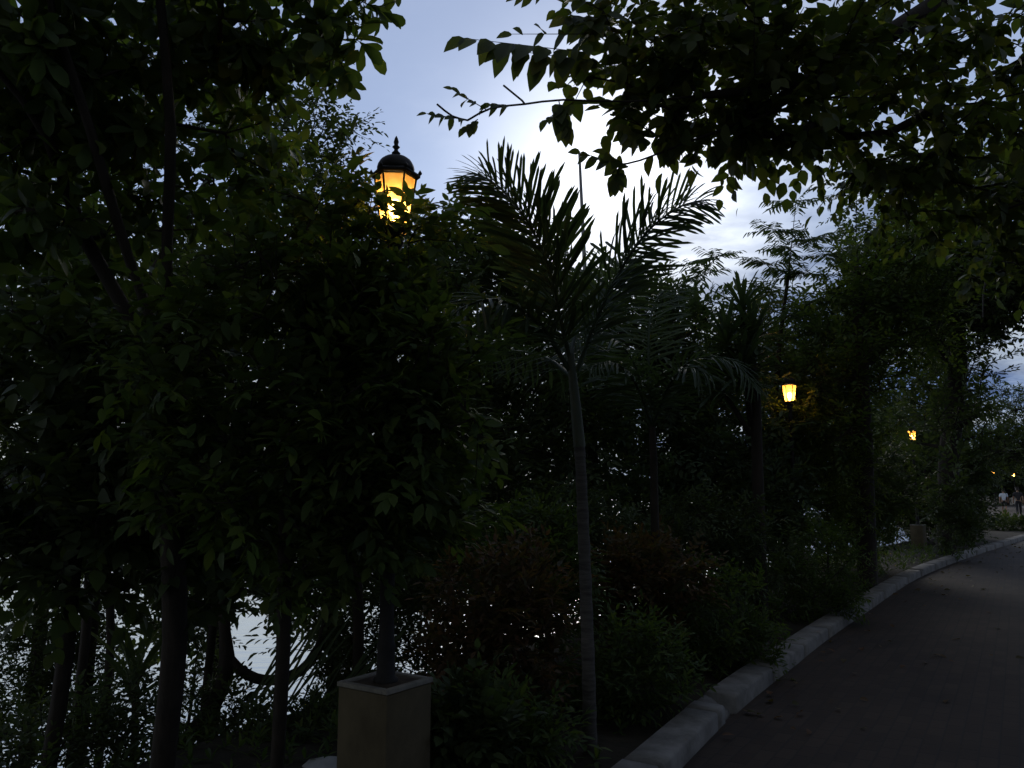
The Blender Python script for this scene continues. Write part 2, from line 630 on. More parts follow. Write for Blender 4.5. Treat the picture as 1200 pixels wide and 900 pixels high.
# kerb: cast stones with open joints, one broken corner
km = MB()
rk = random.Random(5)
i = 0
sec = [(0.0, -0.05), (0.002, 0.108), (0.016, 0.124), (0.215, 0.131), (0.231, 0.118), (0.235, -0.05)]
broke = int(np.argmin(np.linalg.norm(KL - gnd(848, 852), axis=1)))
while i < len(KL) - 2:
    ln = 5
    near = i <= broke <= i + ln
    j = min(i + ln, len(KL) - 1)
    if near:
        j = broke
    if i == broke:
        j = i + 1
        s2 = [(0.03, -0.05), (0.05, 0.03), (0.10, 0.05), (0.17, 0.10), (0.22, 0.115), (0.235, -0.05)]
    else:
        s2 = sec
    if j <= i:
        j = i + 1
    dzk, dof = rk.uniform(-0.004, 0.004), rk.uniform(-0.003, 0.003)
    ss = [(o + dof, z + dzk) for o, z in s2]
    line = KL.copy()[i:j + 1]
    g_ = 0.012 / max(1e-6, np.linalg.norm(line[1] - line[0]))
    line[0] = line[0] + (line[1] - line[0]) * g_
    line[-1] = line[-1] - (line[-1] - line[-2]) * g_
    V, Q, k, n = sweep(ss, line, KN[i:j + 1], None, None, 0, j - i)
    Q = Q + [tuple(range(k)), tuple((n - 1) * k + q for q in range(k - 1, -1, -1))]
    km.add(V, Q)
    i = j
tag(km.build('kerb', M['concrete']), kind='structure')
# far kerb on the other side of the path
km2 = MB()
V, Q, k, n = sweep([(-PATH_W - o, z) for o, z in sec], KL, KN, None, None, 0, len(KL) - 1)
km2.add(V, Q)
tag(km2.build('kerb', M['concrete']), kind='structure')

# ------------------------------------------------------------------ lamps
LAMPS = []


def pedestal(base, rz, label):
    ped = empty('lamp_pedestal', base, label, 'pedestal', 'square concrete lamp pedestals along the path')
    b = MB()
    b.box((base[0], base[1], base[2] + 0.30), (0.315, 0.315, 0.74), rz)
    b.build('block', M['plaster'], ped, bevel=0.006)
    so = MB()
    so.box((base[0], base[1], base[2] + 0.676), (0.255, 0.255, 0.022), rz)
    so.build('soil', M['soil'], ped, bevel=0.004)
    c = MB()
    w, t_ = 0.327, 0.035
    cr, sr = math.cos(rz), math.sin(rz)
    for ox, oy, sx, sy in ((0, -(w - t_) / 2, w, t_), (0, (w - t_) / 2, w, t_), (-(w - t_) / 2, 0, t_, w - 2 * t_ - 0.002), ((w - t_) / 2, 0, t_, w - 2 * t_ - 0.002)):
        c.box((base[0] + ox * cr - oy * sr, base[1] + ox * sr + oy * cr, base[2] + 0.684), (sx, sy, 0.022), rz)
    c.build('coping', M['coping'], ped, bevel=0.004)
    return ped


def lamp_post(base, rz, label, power, zoff=0.672):
    L = empty('lamp_post', (base[0], base[1], base[2] + zoff), label, 'lamp post', 'iron lantern lamp posts along the path')
    c = (base[0], base[1], base[2] + zoff)
    p = MB()
    p.lathe(c, [(0.062, 0), (0.062, 0.025), (0.046, 0.04), (0.043, 0.16), (0.048, 0.18), (0.040, 0.20), (0.036, 0.30), (0.034, 0.9), (0.042, 0.92), (0.042, 0.95),
                (0.032, 0.97), (0.028, 2.02), (0.045, 2.05), (0.032, 2.08), (0.028, 2.16), (0.05, 2.20), (0.05, 2.22), (0.02, 2.235)], 14)
    p.build('post', M['iron'], L, smooth=True)
    zb, zt = 2.295, 2.555
    rb, rt = 0.070, 0.109
    h = MB()
    h.lathe(c, [(0.03, 2.20), (0.05, 2.24), (0.085, 2.275), (0.09, 2.29), (0.086, zb), (0.01, zb + 0.001)], 6, rz)
    for i in range(6):
        a = rz + i * math.pi / 3
        h.bar((c[0] + rb * math.cos(a), c[1] + rb * math.sin(a), c[2] + zb), (c[0] + rt * math.cos(a), c[1] + rt * math.sin(a), c[2] + zt), 0.0055, 5)
        a2 = a + math.pi / 3
        for rr, zz in ((rb, zb + 0.004), (rt, zt - 0.004), (rb + (rt - rb) * 0.62, zb + (zt - zb) * 0.62)):
            h.bar((c[0] + rr * math.cos(a), c[1] + rr * math.sin(a), c[2] + zz), (c[0] + rr * math.cos(a2), c[1] + rr * math.sin(a2), c[2] + zz), 0.004, 5)
        # little cresting ball on each eave corner
        h.lathe((c[0] + 0.128 * math.cos(a), c[1] + 0.128 * math.sin(a), c[2] + zt + 0.016), [(0.001, 0), (0.009, 0.006), (0.011, 0.013), (0.006, 0.022), (0.001, 0.03)], 6)
    h.build('frame', M['iron'], L)
    gm = MB()
    for i in range(6):
        a, a2 = rz + i * math.pi / 3, rz + (i + 1) * math.pi / 3
        q = 0.985
        gm.add([(c[0] + rb * q * math.cos(a), c[1] + rb * q * math.sin(a), c[2] + zb), (c[0] + rb * q * math.cos(a2), c[1] + rb * q * math.sin(a2), c[2] + zb),
                (c[0] + rt * q * math.cos(a2), c[1] + rt * q * math.sin(a2), c[2] + zt), (c[0] + rt * q * math.cos(a), c[1] + rt * q * math.sin(a), c[2] + zt)], [(0, 1, 2, 3)])
    gm.build('glass', M['glass'], L)
    rf = MB()
    rf.lathe(c, [(0.10, zt + 0.002), (0.130, zt + 0.004), (0.131, zt + 0.018), (0.112, zt + 0.03), (0.100, zt + 0.034)], 6, rz)
    rf.lathe(c, [(0.099, zt + 0.03), (0.099, zt + 0.05), (0.094, zt + 0.07), (0.082, zt + 0.092), (0.062, zt + 0.108), (0.034, zt + 0.119), (0.02, zt + 0.125), (0.012, zt + 0.13)], 18)
    ro = rf.build('roof', M['iron'], L, smooth=False)
    fn = MB()
    fn.lathe(c, [(0.016, zt + 0.128), (0.024, zt + 0.138), (0.012, zt + 0.150), (0.010, zt + 0.16), (0.021, zt + 0.172), (0.010, zt + 0.182), (0.014, zt + 0.20), (0.008, zt + 0.222), (0.001, zt + 0.235)], 10)
    fn.build('finial', M['iron'], ro, smooth=True)
    bl = MB()
    bl.lathe((c[0], c[1], c[2] + zb + 0.05), [(0.012, -0.045), (0.014, 0.0), (0.028, 0.018), (0.036, 0.045), (0.032, 0.07), (0.018, 0.09), (0.002, 0.096)], 14)
    bl.build('bulb', M['bulb'], L, smooth=True)
    ld = bpy.data.lights.new('lamp_light', 'POINT')
    ld.energy = power
    ld.color = (1.0, 0.62, 0.25)
    ld.shadow_soft_size = 0.03
    lo = bpy.data.objects.new('lamp_light', ld)
    C.objects.link(lo)
    lo.parent = L
    lo.location = (0, 0, zb + 0.165)
    return L


RZ0 = math.atan2(0.26, 0.178)
L1 = np.array([-0.612, 4.045, 0.0])
pedestal(L1, RZ0, 'cream square pedestal under the nearest lamp post, with a pale rim')
lamp_post(L1, RZ0 + 0.12, 'nearest lamp post, its amber lantern half covered by leaves', 0.48)
L2 = np.array([4.31, 12.4, 0.0])
pedestal(L2, R(52), 'pedestal hidden in shrubs under the second lamp post')
lamp_post(L2, R(40), 'lamp post with a bare glowing lantern standing free above the shrubs beside the path', 3.4)
L3 = np.array([10.95, 22.0, 0.0])
pedestal(L3, R(48), 'small grey pedestal showing at the far bend of the kerb')
lamp_post(L3, R(20), 'far lamp post above the grey pedestal, a small glow among dark trees', 2.5)
L4 = np.array([38.7, 65.0, 0.0])
lamp_post(L4, R(10), 'very distant orange lamp post to the upper left of the walkers', 14.0)
L5 = np.array([49.0, 79.0, 0.0])
lamp_post(L5, R(30), 'most distant lamp post, a tiny glow over the dark-clothed walker', 14.0)

# mast far off against the bright sky
mb = MB()
a_, b_ = at(686, 330, 60.0), at(679, 181, 60.0)
pb = np.array([a_[0], a_[1], -1.6])
mr = empty('flagpole', pb, 'thin bare mast rising between the two palm fronds', 'mast')
mb.tube([pb, a_, b_], [0.20, 0.17, 0.10], 8)
mb.build('mast', M['pole'], mr, smooth=True)
mb = MB()
mb.lathe(tuple(b_), [(0.02, -0.05), (0.10, 0.0), (0.12, 0.08), (0.06, 0.16), (0.01, 0.2)], 8)
mb.build('cap', M['pole'], mr, smooth=True)

# pale boulder by the first pedestal
bm = bmesh.new()
bmesh.ops.create_icosphere(bm, subdivisions=3, radius=1)
rr = random.Random(4)
sc = gnd(380, 905, 0.02)
for v in bm.verts:
    n_ = 1 + 0.10 * math.sin(v.co.x * 3 + 1) + 0.08 * math.sin(v.co.y * 4) + 0.09 * math.sin(v.co.z * 5 + v.co.x * 2) + rr.uniform(-0.035, 0.035)
    v.co = Vector((v.co.x * 0.15 * n_, v.co.y * 0.12 * n_, v.co.z * 0.085 * n_))
me = bpy.data.meshes.new('boulder')
bm.to_mesh(me)
bm.free()
for p in me.polygons:
    p.use_smooth = True
me.materials.append(M['stone'])
bo = bpy.data.objects.new('boulder', me)
C.objects.link(bo)
bo.location = (sc[0], sc[1], 0.01)
tag(bo, 'smooth pale boulder at the foot of the nearest cream pedestal', 'boulder')


# ------------------------------------------------------------------ leaves
def tmpl_broad(w, droop=0.18, fold=0.12, prof=((0.0, 0.0), (0.18, 0.62), (0.42, 1.0), (0.7, 0.78), (0.9, 0.3), (1.0, 0.0))):
    V, Fc = [], []
    ids = []
    for t, h in prof:
        z = -droop * t * t
        hw = h * w / 2
        if h == 0:
            ids.append((len(V),))
            V.append((0, t, z))
        else:
            b = len(V)
            V += [(-hw, t, z + fold * hw * 2), (0, t, z), (hw, t, z + fold * hw * 2)]
            ids.append((b, b + 1, b + 2))
    for a, b in zip(ids, ids[1:]):
        if len(a) == 1:
            Fc += [(a[0], b[1], b[0]), (a[0], b[2], b[1])]
        elif len(b) == 1:
            Fc += [(a[0], a[1], b[0]), (a[1], a[2], b[0])]
        else:
            Fc += [(a[0], a[1], b[1], b[0]), (a[1], a[2], b[2], b[1])]
    return np.array(V, float), Fc


def tmpl_simple(w, droop=0.12, fold=0.15):
    V = [(0, 0, 0), (-w * 0.5, 0.35, fold * w - droop * 0.12), (-w * 0.36, 0.75, fold * w - droop * 0.56), (0, 1, -droop),
         (w * 0.36, 0.75, fold * w - droop * 0.56), (w * 0.5, 0.35, fold * w - droop * 0.12)]
    return np.array(V, float), [(0, 3, 2, 1), (0, 5, 4, 3)]


def tmpl_strap(w, droop=0.25, fold=0.25, n=4):
    V, Fc = [], []
    for i in range(n):
        t = i / (n - 1) * 0.9
        hw = w / 2 * (0.55 + 0.9 * t if t < 0.5 else 1.0 - 0.25 * (t - 0.5))
        z = -droop * t * t
        V += [(-hw, t, z + fold * hw), (0, t, z), (hw, t, z + fold * hw)]
    V.append((0, 1.0, -droop))
    for i in range(n - 1):
        a, b = i * 3, i * 3 + 3
        Fc += [(a, a + 1, b + 1, b), (a + 1, a + 2, b + 2, b + 1)]
    a = (n - 1) * 3
    Fc += [(a, a + 1, a + 3), (a + 1, a + 2, a + 3)]
    return np.array(V, float), Fc


T_OBOVATE = tmpl_broad(0.42, 0.22, 0.14, ((0, 0), (0.2, 0.35), (0.5, 0.82), (0.74, 1.0), (0.92, 0.6), (1.0, 0)))
T_OVATE = tmpl_broad(0.62, 0.2, 0.12, ((0, 0), (0.14, 0.66), (0.38, 1.0), (0.66, 0.78), (0.88, 0.3), (1.0, 0)))
T_LANCE = tmpl_broad(0.3, 0.25, 0.12)
T_MID = tmpl_broad(0.44, 0.2, 0.12)
T_SMALL = tmpl_simple(0.42)
T_ROUND = tmpl_simple(0.6, 0.08)
T_NARROW = tmpl_simple(0.24, 0.15)
T_STRAP = tmpl_strap(0.075, 0.16)
T_SWORD = tmpl_strap(0.06, 0.5, 0.5, 6)


def unit(a):
    return a / (np.linalg.norm(a, axis=-1, keepdims=True) + 1e-9)


def leaves(name, tmpl, P, D, N, SZ, mat, parent, rng, chunks=None):
    """instances a leaf template: P base, D axis, N upper side, SZ length"""
    TV, TF = tmpl
    y = unit(D)
    x = unit(np.cross(y, N))
    z = np.cross(x, y)
    rot = np.stack([x, y, z], 2)                       # columns
    wv = SZ[:, None, None] * TV[None]                  # n, k, 3
    V = np.einsum('nij,nkj->nki', rot, wv) + P[:, None, :]
    nv = len(TV)
    lp = np.concatenate([np.array(f) for f in TF])
    st = np.cumsum([0] + [len(f) for f in TF])[:-1]
    n = len(P)
    loops = (lp[None] + (np.arange(n) * nv)[:, None]).ravel()
    starts = (st[None] + (np.arange(n) * len(lp))[:, None]).ravel()
    return mesh_np(name, V.reshape(-1, 3), loops, starts, mat, parent)


def spray(tips, dirs, style, n, size, rng, twig=0.25, up=0.35, svar=0.3, droop=0.0):
    """leaf placements round each tip"""
    T = len(tips)
    dirs = unit(dirs)
    ref = rng.normal(size=(T, 3))
    a = unit(np.cross(dirs, ref))
    b = np.cross(dirs, a)
    if style == 'rosette':
        k = np.arange(n)
        ph = k[None] * 2.39996 + rng.uniform(0, 6.28, (T, 1))
        el = np.linspace(0.35, 1.75, n)[None] + rng.normal(0, 0.18, (T, n))
        rad = np.cos(ph)[..., None] * a[:, None] + np.sin(ph)[..., None] * b[:, None]
        D = np.cos(el)[..., None] * dirs[:, None] + np.sin(el)[..., None] * rad
        N = np.sin(el)[..., None] * dirs[:, None] - np.cos(el)[..., None] * rad
        N = N * 0.7 + np.array([0, 0, up])
        P = tips[:, None] - dirs[:, None] * (k[None, :, None] / n * twig * 0.5)
    else:
        k = np.arange(n)
        t = (k // 2) / max(1, (n - 1) // 2) if style == 'pinnate' else k / max(1, n - 1)
        sgn = np.where(k % 2 == 0, 1.0, -1.0)
        # side axis kept roughly level so the spray lies in a leaf plane
        lvl = unit(np.cross(dirs, np.array([0, 0, 1.0])) + 0.35 * rng.normal(size=(T, 3)))
        lvl = unit(lvl - dirs * np.sum(lvl * dirs, 1)[:, None])
        nor = np.cross(lvl, dirs)
        P = tips[:, None] + dirs[:, None] * ((t[None, :, None] - 0.6) * twig)
        P = P + rng.normal(0, 0.01, P.shape)
        D = dirs[:, None] * (0.45 + 0.5 * t[None, :, None]) + lvl[:, None] * sgn[None, :, None] * (1.0 - 0.6 * t[None, :, None] ** 3) + rng.normal(0, 0.22, (T, n, 3))
        N = nor[:, None] + np.array([0, 0, up]) + rng.normal(0, 0.25, (T, n, 3))
    D = D + np.array([0, 0, -droop])
    SZ = size * (1 + svar * rng.uniform(-1, 1, (T, n)))
    return P.reshape(-1, 3), D.reshape(-1, 3), N.reshape(-1, 3), SZ.ravel()


def blob_points(blobs, n, rng):
    """points spread through ellipsoids given as (px, py, distance, rx px, ry px, rd m[, weight])"""
    vol = []
    for bl in blobs:
        w = bl[6] if len(bl) > 6 else 1.0
        vol.append(w * (bl[3] * bl[4] * bl[5]) ** 0.66 * bl[2] ** 0.9)
    vol = np.array(vol) / sum(vol)
    out = []
    for bl, f in zip(blobs, vol):
        k = max(3, int(round(n * f)))
        q = unit(rng.normal(size=(k, 3))) * (rng.uniform(0.12, 1, k) ** 0.42)[:, None]
        c = at(bl[0], bl[1], bl[2])
        s = bl[2] / F
        out.append(c + q * np.array([bl[3] * s, bl[5], bl[4] * s]))
    return np.concatenate(out)


def skeleton(stems, tips, rng, seg=0.3, wig=0.12):
    """joins every tip to the nearest wood already grown; returns nodes, parents, tip node ids"""
    nodes, par = [], []
    for st in stems:
        base = -1
        st = [np.asarray(p, float) for p in st]
        if nodes:
            arr = np.array(nodes)
            j = int(np.argmin(np.linalg.norm(arr - st[0], axis=1)))
            if np.linalg.norm(arr[j] - st[0]) < 0.25:
                base = j
        line = smooth_line(st, seg) if len(st) > 1 else np.array(st)
        for p in line:
            nodes.append(p)
            par.append(base)
            base = len(nodes) - 1
    arr = np.array(nodes)
    d0 = np.min(np.linalg.norm(tips[:, None] - arr[None], axis=2), axis=1)
    ids = np.zeros(len(tips), int)
    for t in np.argsort(d0):
        p = tips[t]
        A = np.array(nodes)
        dv = p - A
        d = np.linalg.norm(dv, axis=1)
        cost = d + 0.35 * np.maximum(0, A[:, 2] - p[2]) + 0.15 * d * (dv[:, 2] < 0)
        j = int(np.argmin(cost))
        k = max(1, int(d[j] / seg))
        bow = rng.normal(0, wig * d[j], 3)
        bow[2] = abs(bow[2]) * 0.6
        a = nodes[j]
        prev = j
        for q in range(1, k + 1):
            u = q / k
            nodes.append(a + (p - a) * u + bow * math.sin(math.pi * u) * (0 if k == 1 else 1))
            par.append(prev)
            prev = len(nodes) - 1
        ids[t] = prev
    return np.array(nodes), np.array(par), ids


def wood(nodes, par, r_tip, r_max, power=2.3, nside=6):
    n = len(nodes)
    acc = np.zeros(n)
    kids = [[] for _ in range(n)]
    for i in range(n):
        if par[i] >= 0:
            kids[par[i]].append(i)
    order = list(range(n))
    rad = np.zeros(n)
    for i in sorted(order, reverse=True):
        if not kids[i]:
            rad[i] = r_tip
        else:
            rad[i] = sum(rad[c] ** power for c in kids[i]) ** (1 / power)
    sc = r_max / rad[par < 0].max()
    rad = np.maximum(r_tip, np.where(rad > r_tip * 2.2, rad * sc, rad * min(1, sc)))
    V, Q, base = [], [], 0
    starts = [i for i in range(n) if par[i] < 0]
    stack = [(s, None) for s in starts]
    while stack:
        s, p = stack.pop()
        ch = [] if p is None else [p]
        cur = s
        while True:
            ch.append(cur)
            if not kids[cur]:
                break
            ks = sorted(kids[cur], key=lambda c: -rad[c])
            for c in ks[1:]:
                stack.append((c, cur))
            cur = ks[0]
        if len(ch) < 2:
            continue
        rr_ = [rad[c] for c in ch]
        if p is not None:
            rr_[0] = min(rr_[0], rr_[1] * 1.15)
        ns = 4 if max(rr_) < 0.012 else (nside if max(rr_) < 0.06 else 10)
        v, q = tube(nodes[ch], rr_, ns)
        V.append(v)
        Q.append(np.array(q) + base)
        base += len(v)
    return np.concatenate(V), np.concatenate(Q)


def twigs(P0, P1, r, base=0):
    """thin three-sided twigs, vectorised"""
    d = unit(P1 - P0)
    a = unit(np.cross(d, np.array([0.31, 0.17, 0.93])))
    b = np.cross(d, a)
    n = len(P0)
    V = np.zeros((n, 6, 3))
    for k in range(3):
        o = math.cos(k * 2.094) * a + math.sin(k * 2.094) * b
        V[:, k] = P0 + o * r
        V[:, 3 + k] = P1 + o * r * 0.5
    q = np.array([(0, 1, 4, 3), (1, 2, 5, 4), (2, 0, 3, 5)])
    Q = (q[None] + (np.arange(n) * 6)[:, None, None]).reshape(-1, 4) + base
    return V.reshape(-1, 3), Q


def plant(name, label, cat, base, stems, blobs, n_tips, tmpl, size, per, mat, bark, seed, r0=0.06, r_tip=0.004, group=None,
          style='alt', sub=3, sub_r=0.22, twig=0.25, svar=0.35, extra=None, seg=0.3, up=0.35, droop=0.0, parts=('trunk', 'crown'), wtips=None, wig=0.12, hand=(), power=2.1, prune=None):
    """a tree or shrub: one mesh of trunk, limbs and twigs, one mesh of leaves"""
    rng = np.random.default_rng(seed)
    base = np.asarray(base, float)
    root = empty(name, base, label, cat, group)
    tips = blob_points(blobs, n_tips, rng) if blobs else np.zeros((0, 3))
    if wtips is not None:
        tips = np.vstack([tips, wtips])
    if extra is not None:
        tips = np.vstack([tips, np.array([at(*e) for e in extra])])
    nodes, par, ids = skeleton(stems, tips, rng, seg, wig)
    V, Q = wood(nodes, par, r_tip, r0, power)
    pd = nodes[ids] - nodes[np.maximum(par[ids], 0)]
    T = np.repeat(nodes[ids], sub, 0)
    Dd = unit(np.repeat(unit(pd), sub, 0) * 0.7 + rng.normal(0, 0.55, (len(T), 3)) + np.array([0, 0, 0.12 - droop]))
    end = T + Dd * (sub_r * rng.uniform(0.25, 1.15, (len(T), 1)))
    tv, tq = twigs(T, end, r_tip * 0.8, len(V))
    V = np.concatenate([V, tv])
    Q = np.concatenate([Q, tq])
    HP, HD, HN, HS = [], [], [], []
    for p0, p1, n_, sz_, dr_ in hand:                  # single compound leaves whose place is known
        p0, p1 = at(*p0), at(*p1)
        tv, tq = twigs(p0[None], p1[None], 0.0025, len(V))
        V = np.concatenate([V, tv])
        Q = np.concatenate([Q, tq])
        ax = unit(p1 - p0)
        sd = unit(np.cross(ax, [0, 0, 1.0]))
        for k in range(n_):
            t = (k // 2 + 0.5) / (n_ / 2) if k < n_ - 1 else 1.0
            s_ = (1 if k % 2 else -1) if k < n_ - 1 else 0
            d = ax * (0.35 + 0.5 * t + (0.8 if s_ == 0 else 0)) + sd * s_ * 0.75 + np.array([0, 0, -dr_]) + rng.normal(0, 0.1, 3)
            HP.append(p0 + (p1 - p0) * t)
            HD.append(d)
            HN.append(np.cross(sd, ax) * 0.2 + np.array([0, -1.0, 0.2]) + rng.normal(0, 0.15, 3))
            HS.append(sz_ * rng.uniform(0.85, 1.15) * (0.75 + 0.5 * math.sin(math.pi * min(t, 0.9))))
    mesh_np(parts[0], V, Q.ravel(), np.arange(len(Q)) * 4, bark, root)
    P, D, N, SZ = spray(end, Dd, style, per, size, rng, twig, up, svar=svar, droop=droop)
    if HP:
        P, D, N, SZ = np.vstack([P, HP]), np.vstack([D, HD]), np.vstack([N, HN]), np.concatenate([SZ, HS])
    if prune:                                          # leaves cut back round a lantern
        lo_, hi_, keep = prune
        inside = np.all((P > np.array(lo_)) & (P < np.array(hi_)), axis=1) & (rng.uniform(size=len(P)) > keep)
        P, D, N, SZ = P[~inside], D[~inside], N[~inside], SZ[~inside]
    leaves(parts[1], tmpl, P, D, N, SZ, mat, root, rng)
    return root


def gp(px, d, dz=0.0):
    """foot of a plant: column of the picture at the horizon, distance, on the ground there"""
    x = (px - 600) / (F / cp) * d
    return np.array([x, d, ground_z(x, d) + dz])


# ------------------------------------------------------------------ left side
# multi-stemmed broad-leaved tree close to the camera
b = gp(205, 4.5, -0.1)
plant('broad_leaved_tree', 'near multi-stemmed tree with big drooping paddle leaves at the upper left', 'tree', b,
      [[b, at(205, 750, 4.3), at(200, 600, 4.2), at(197, 420, 4.0), at(196, 280, 3.8), at(200, 150, 3.6), at(186, -20, 3.4)],
       [at(198, 430, 4.0), at(150, 300, 3.8), at(105, 150, 3.5), at(62, 20, 3.3)],
       [at(198, 450, 4.0), at(100, 280, 3.9), at(55, 160, 3.6), at(-5, 80, 3.4)]],
      [(20, 60, 3.6, 130, 110, 0.5), (190, 30, 3.7, 130, 80, 0.5), (325, 30, 3.7, 80, 60, 0.4), (60, 220, 3.9, 130, 130, 0.4, 0.9),
       (230, 190, 4.1, 120, 90, 0.4, 0.6)],
      230, T_OBOVATE, 0.125, 9, M['leaf'], M['bark_dark'], 11, r0=0.062, style='rosette', sub=2, sub_r=0.16, droop=0.25, power=1.4,
      extra=[(425, 2, 3.6), (405, 15, 3.6), (385, 60, 3.6), (415, 45, 3.55), (460, -25, 3.5), (392, 40, 3.6), (400, 75, 3.6)])

# leafy small tree whose branches hang in front of the lantern
b = gp(335, 4.25, -0.1)
plant('leafy_tree', 'dense small tree whose leaves hang in front of the nearest lantern', 'tree', b,
      [[b, at(332, 760, 4.0), at(335, 600, 3.8), at(345, 450, 3.7), at(360, 320, 3.65)],
       [at(336, 590, 3.8), at(420, 480, 3.7), at(500, 440, 3.6), at(545, 480, 3.55)],
       [at(338, 560, 3.8), at(260, 430, 3.8), at(200, 360, 3.8)]],
      [(350, 310, 3.75, 75, 95, 0.35), (410, 350, 3.75, 80, 65, 0.3), (290, 420, 3.9, 150, 130, 0.5), (430, 440, 3.75, 85, 100, 0.4), (485, 430, 3.65, 60, 50, 0.25), (470, 520, 3.75, 70, 75, 0.35),
       (330, 560, 3.9, 150, 80, 0.5), (430, 590, 3.95, 60, 90, 0.3), (350, 650, 4.0, 60, 50, 0.3), (490, 610, 4.0, 60, 50, 0.3)],
      560, T_MID, 0.072, 10, M['leaf'], M['bark_dark'], 12, r0=0.035, style='alt', sub=3, sub_r=0.22, twig=0.22, svar=0.55, droop=0.05, power=1.8, prune=((-0.70, 3.2, 3.06), (-0.30, 4.6, 3.7), 0.12),
      extra=[(412, 212, 3.75), (420, 235, 3.75), (405, 255, 3.75), (432, 268, 3.75), (450, 268, 3.72), (468, 270, 3.72), (488, 268, 3.75), (500, 262, 3.75), (520, 250, 3.75), (500, 280, 3.75), (430, 262, 3.75),
             (455, 282, 3.75), (478, 285, 3.75), (545, 470, 3.55), (555, 490, 3.55), (560, 510, 3.55), (530, 500, 3.55)])
# broad-leaved shrub tree filling the left edge
b = gp(75, 4.9, -0.1)
plant('leafy_tree', 'dark broad-leaved small tree filling the left side below the paddle leaves', 'tree', b,
      [[b, at(78, 760, 4.8), at(90, 600, 4.7), at(110, 430, 4.6)], [at(88, 620, 4.7), at(180, 500, 4.6), at(230, 420, 4.6)], [at(90, 600, 4.7), at(20, 480, 4.7)]],
      [(60, 420, 4.7, 110, 110, 0.5), (180, 450, 4.6, 110, 110, 0.5), (70, 570, 4.7, 120, 80, 0.5), (200, 590, 4.7, 100, 80, 0.5), (110, 660, 4.8, 90, 40, 0.4), (20, 640, 4.8, 70, 60, 0.4), (250, 660, 4.8, 60, 50, 0.4)],
      330, T_OVATE, 0.095, 7, M['leaf_dark'], M['bark_dark'], 19, r0=0.045, style='alt', sub=3, sub_r=0.22, twig=0.22, svar=0.5, droop=0.1, power=1.8)

# small-leaved tree behind them
b = gp(108, 7.2)
plant('small_leaved_tree', 'fine-leaved tree whose crown makes a lacy edge just left of the nearest lantern roof', 'tree', b,
      [[b, at(108, 700, 7.2), at(125, 500, 7.3), at(180, 320, 7.5), at(250, 200, 7.6), at(300, 80, 7.8)],
       [at(150, 400, 7.4), at(280, 260, 7.8), at(370, 170, 8.0)]],
      [(330, 200, 7.8, 85, 70, 0.8), (390, 170, 8.0, 35, 40, 0.5), (220, 170, 7.8, 120, 120, 0.9), (80, 160, 7.8, 130, 150, 0.9), (330, 110, 8.0, 80, 60, 0.6),
       (380, 250, 8.0, 60, 60, 0.5), (180, 320, 7.6, 180, 90, 0.9)],
      420, T_SMALL, 0.062, 12, M['leaf_dark'], M['bark_dark'], 13, r0=0.07, power=1.9, sub=4, sub_r=0.3, twig=0.3)

# mangrove-like trees at the water's edge, crowns meeting
b = gp(45, 8.2)
plant('shore_tree', 'dark tree at the water on the far left, its crown filling the left edge', 'tree', b,
      [[b, at(45, 760, 8.2), at(50, 640, 8.3), at(60, 480, 8.4), at(50, 330, 8.5)]],
      [(40, 480, 8.4, 150, 150, 1.0), (0, 340, 8.4, 120, 150, 1.0), (140, 620, 8.6, 130, 80, 0.9), (20, 630, 8.6, 120, 75, 0.8), (-10, 530, 8.5, 110, 90, 0.8, 1.6), (120, 690, 8.5, 60, 45, 0.6)],
      380, T_SMALL, 0.10, 11, M['leaf_dark'], M['bark_dark'], 14, r0=0.065, sub=4, sub_r=0.4, twig=0.35)
b = gp(255, 9.0)
plant('shore_tree', 'dark tree at the water behind the thickest near trunk', 'tree', b,
      [[b, at(252, 780, 9.0), at(245, 640, 9.0), at(250, 500, 9.2), at(230, 330, 9.3)]],
      [(230, 480, 9.2, 170, 130, 1.0), (180, 360, 9.3, 170, 110, 1.0), (250, 640, 9.0, 150, 80, 0.9), (215, 710, 8.8, 45, 50, 0.5), (330, 350, 9.4, 130, 110, 0.9)],
      420, T_SMALL, 0.105, 11, M['leaf_dark'], M['bark_dark'], 15, r0=0.085, sub=4, sub_r=0.42, twig=0.35)
b = gp(392, 8.8)
plant('shore_tree', 'dark leaning tree at the water behind the nearest lamp post', 'tree', b,
      [[b, at(392, 790, 8.8), at(388, 640, 8.8), at(410, 500, 9.0), at(440, 380, 9.2)]],
      [(430, 480, 9.1, 140, 140, 1.0), (470, 380, 9.3, 110, 90, 0.9), (400, 640, 8.8, 130, 80, 0.9), (400, 720, 8.6, 50, 50, 0.5), (470, 690, 8.6, 60, 50, 0.5), (520, 560, 9.2, 100, 110, 0.9), (430, 300, 9.2, 80, 60, 0.7)],
      420, T_SMALL, 0.10, 11, M['leaf_dark'], M['bark_dark'], 16, r0=0.07, sub=4, sub_r=0.4, twig=0.35)
b = gp(425, 6.4)
plant('slender_sapling', 'slim bare-stemmed sapling just left of the nearest lamp post', 'sapling', b,
      [[b, at(420, 720, 6.4), at(415, 600, 6.4), at(428, 470, 6.4)]],
      [(425, 520, 6.4, 60, 90, 0.4), (400, 590, 6.4, 60, 60, 0.4)],
      60, T_LANCE, 0.11, 8, M['leaf_dark'], M['bark_dark'], 17, r0=0.045, sub=3, sub_r=0.25)
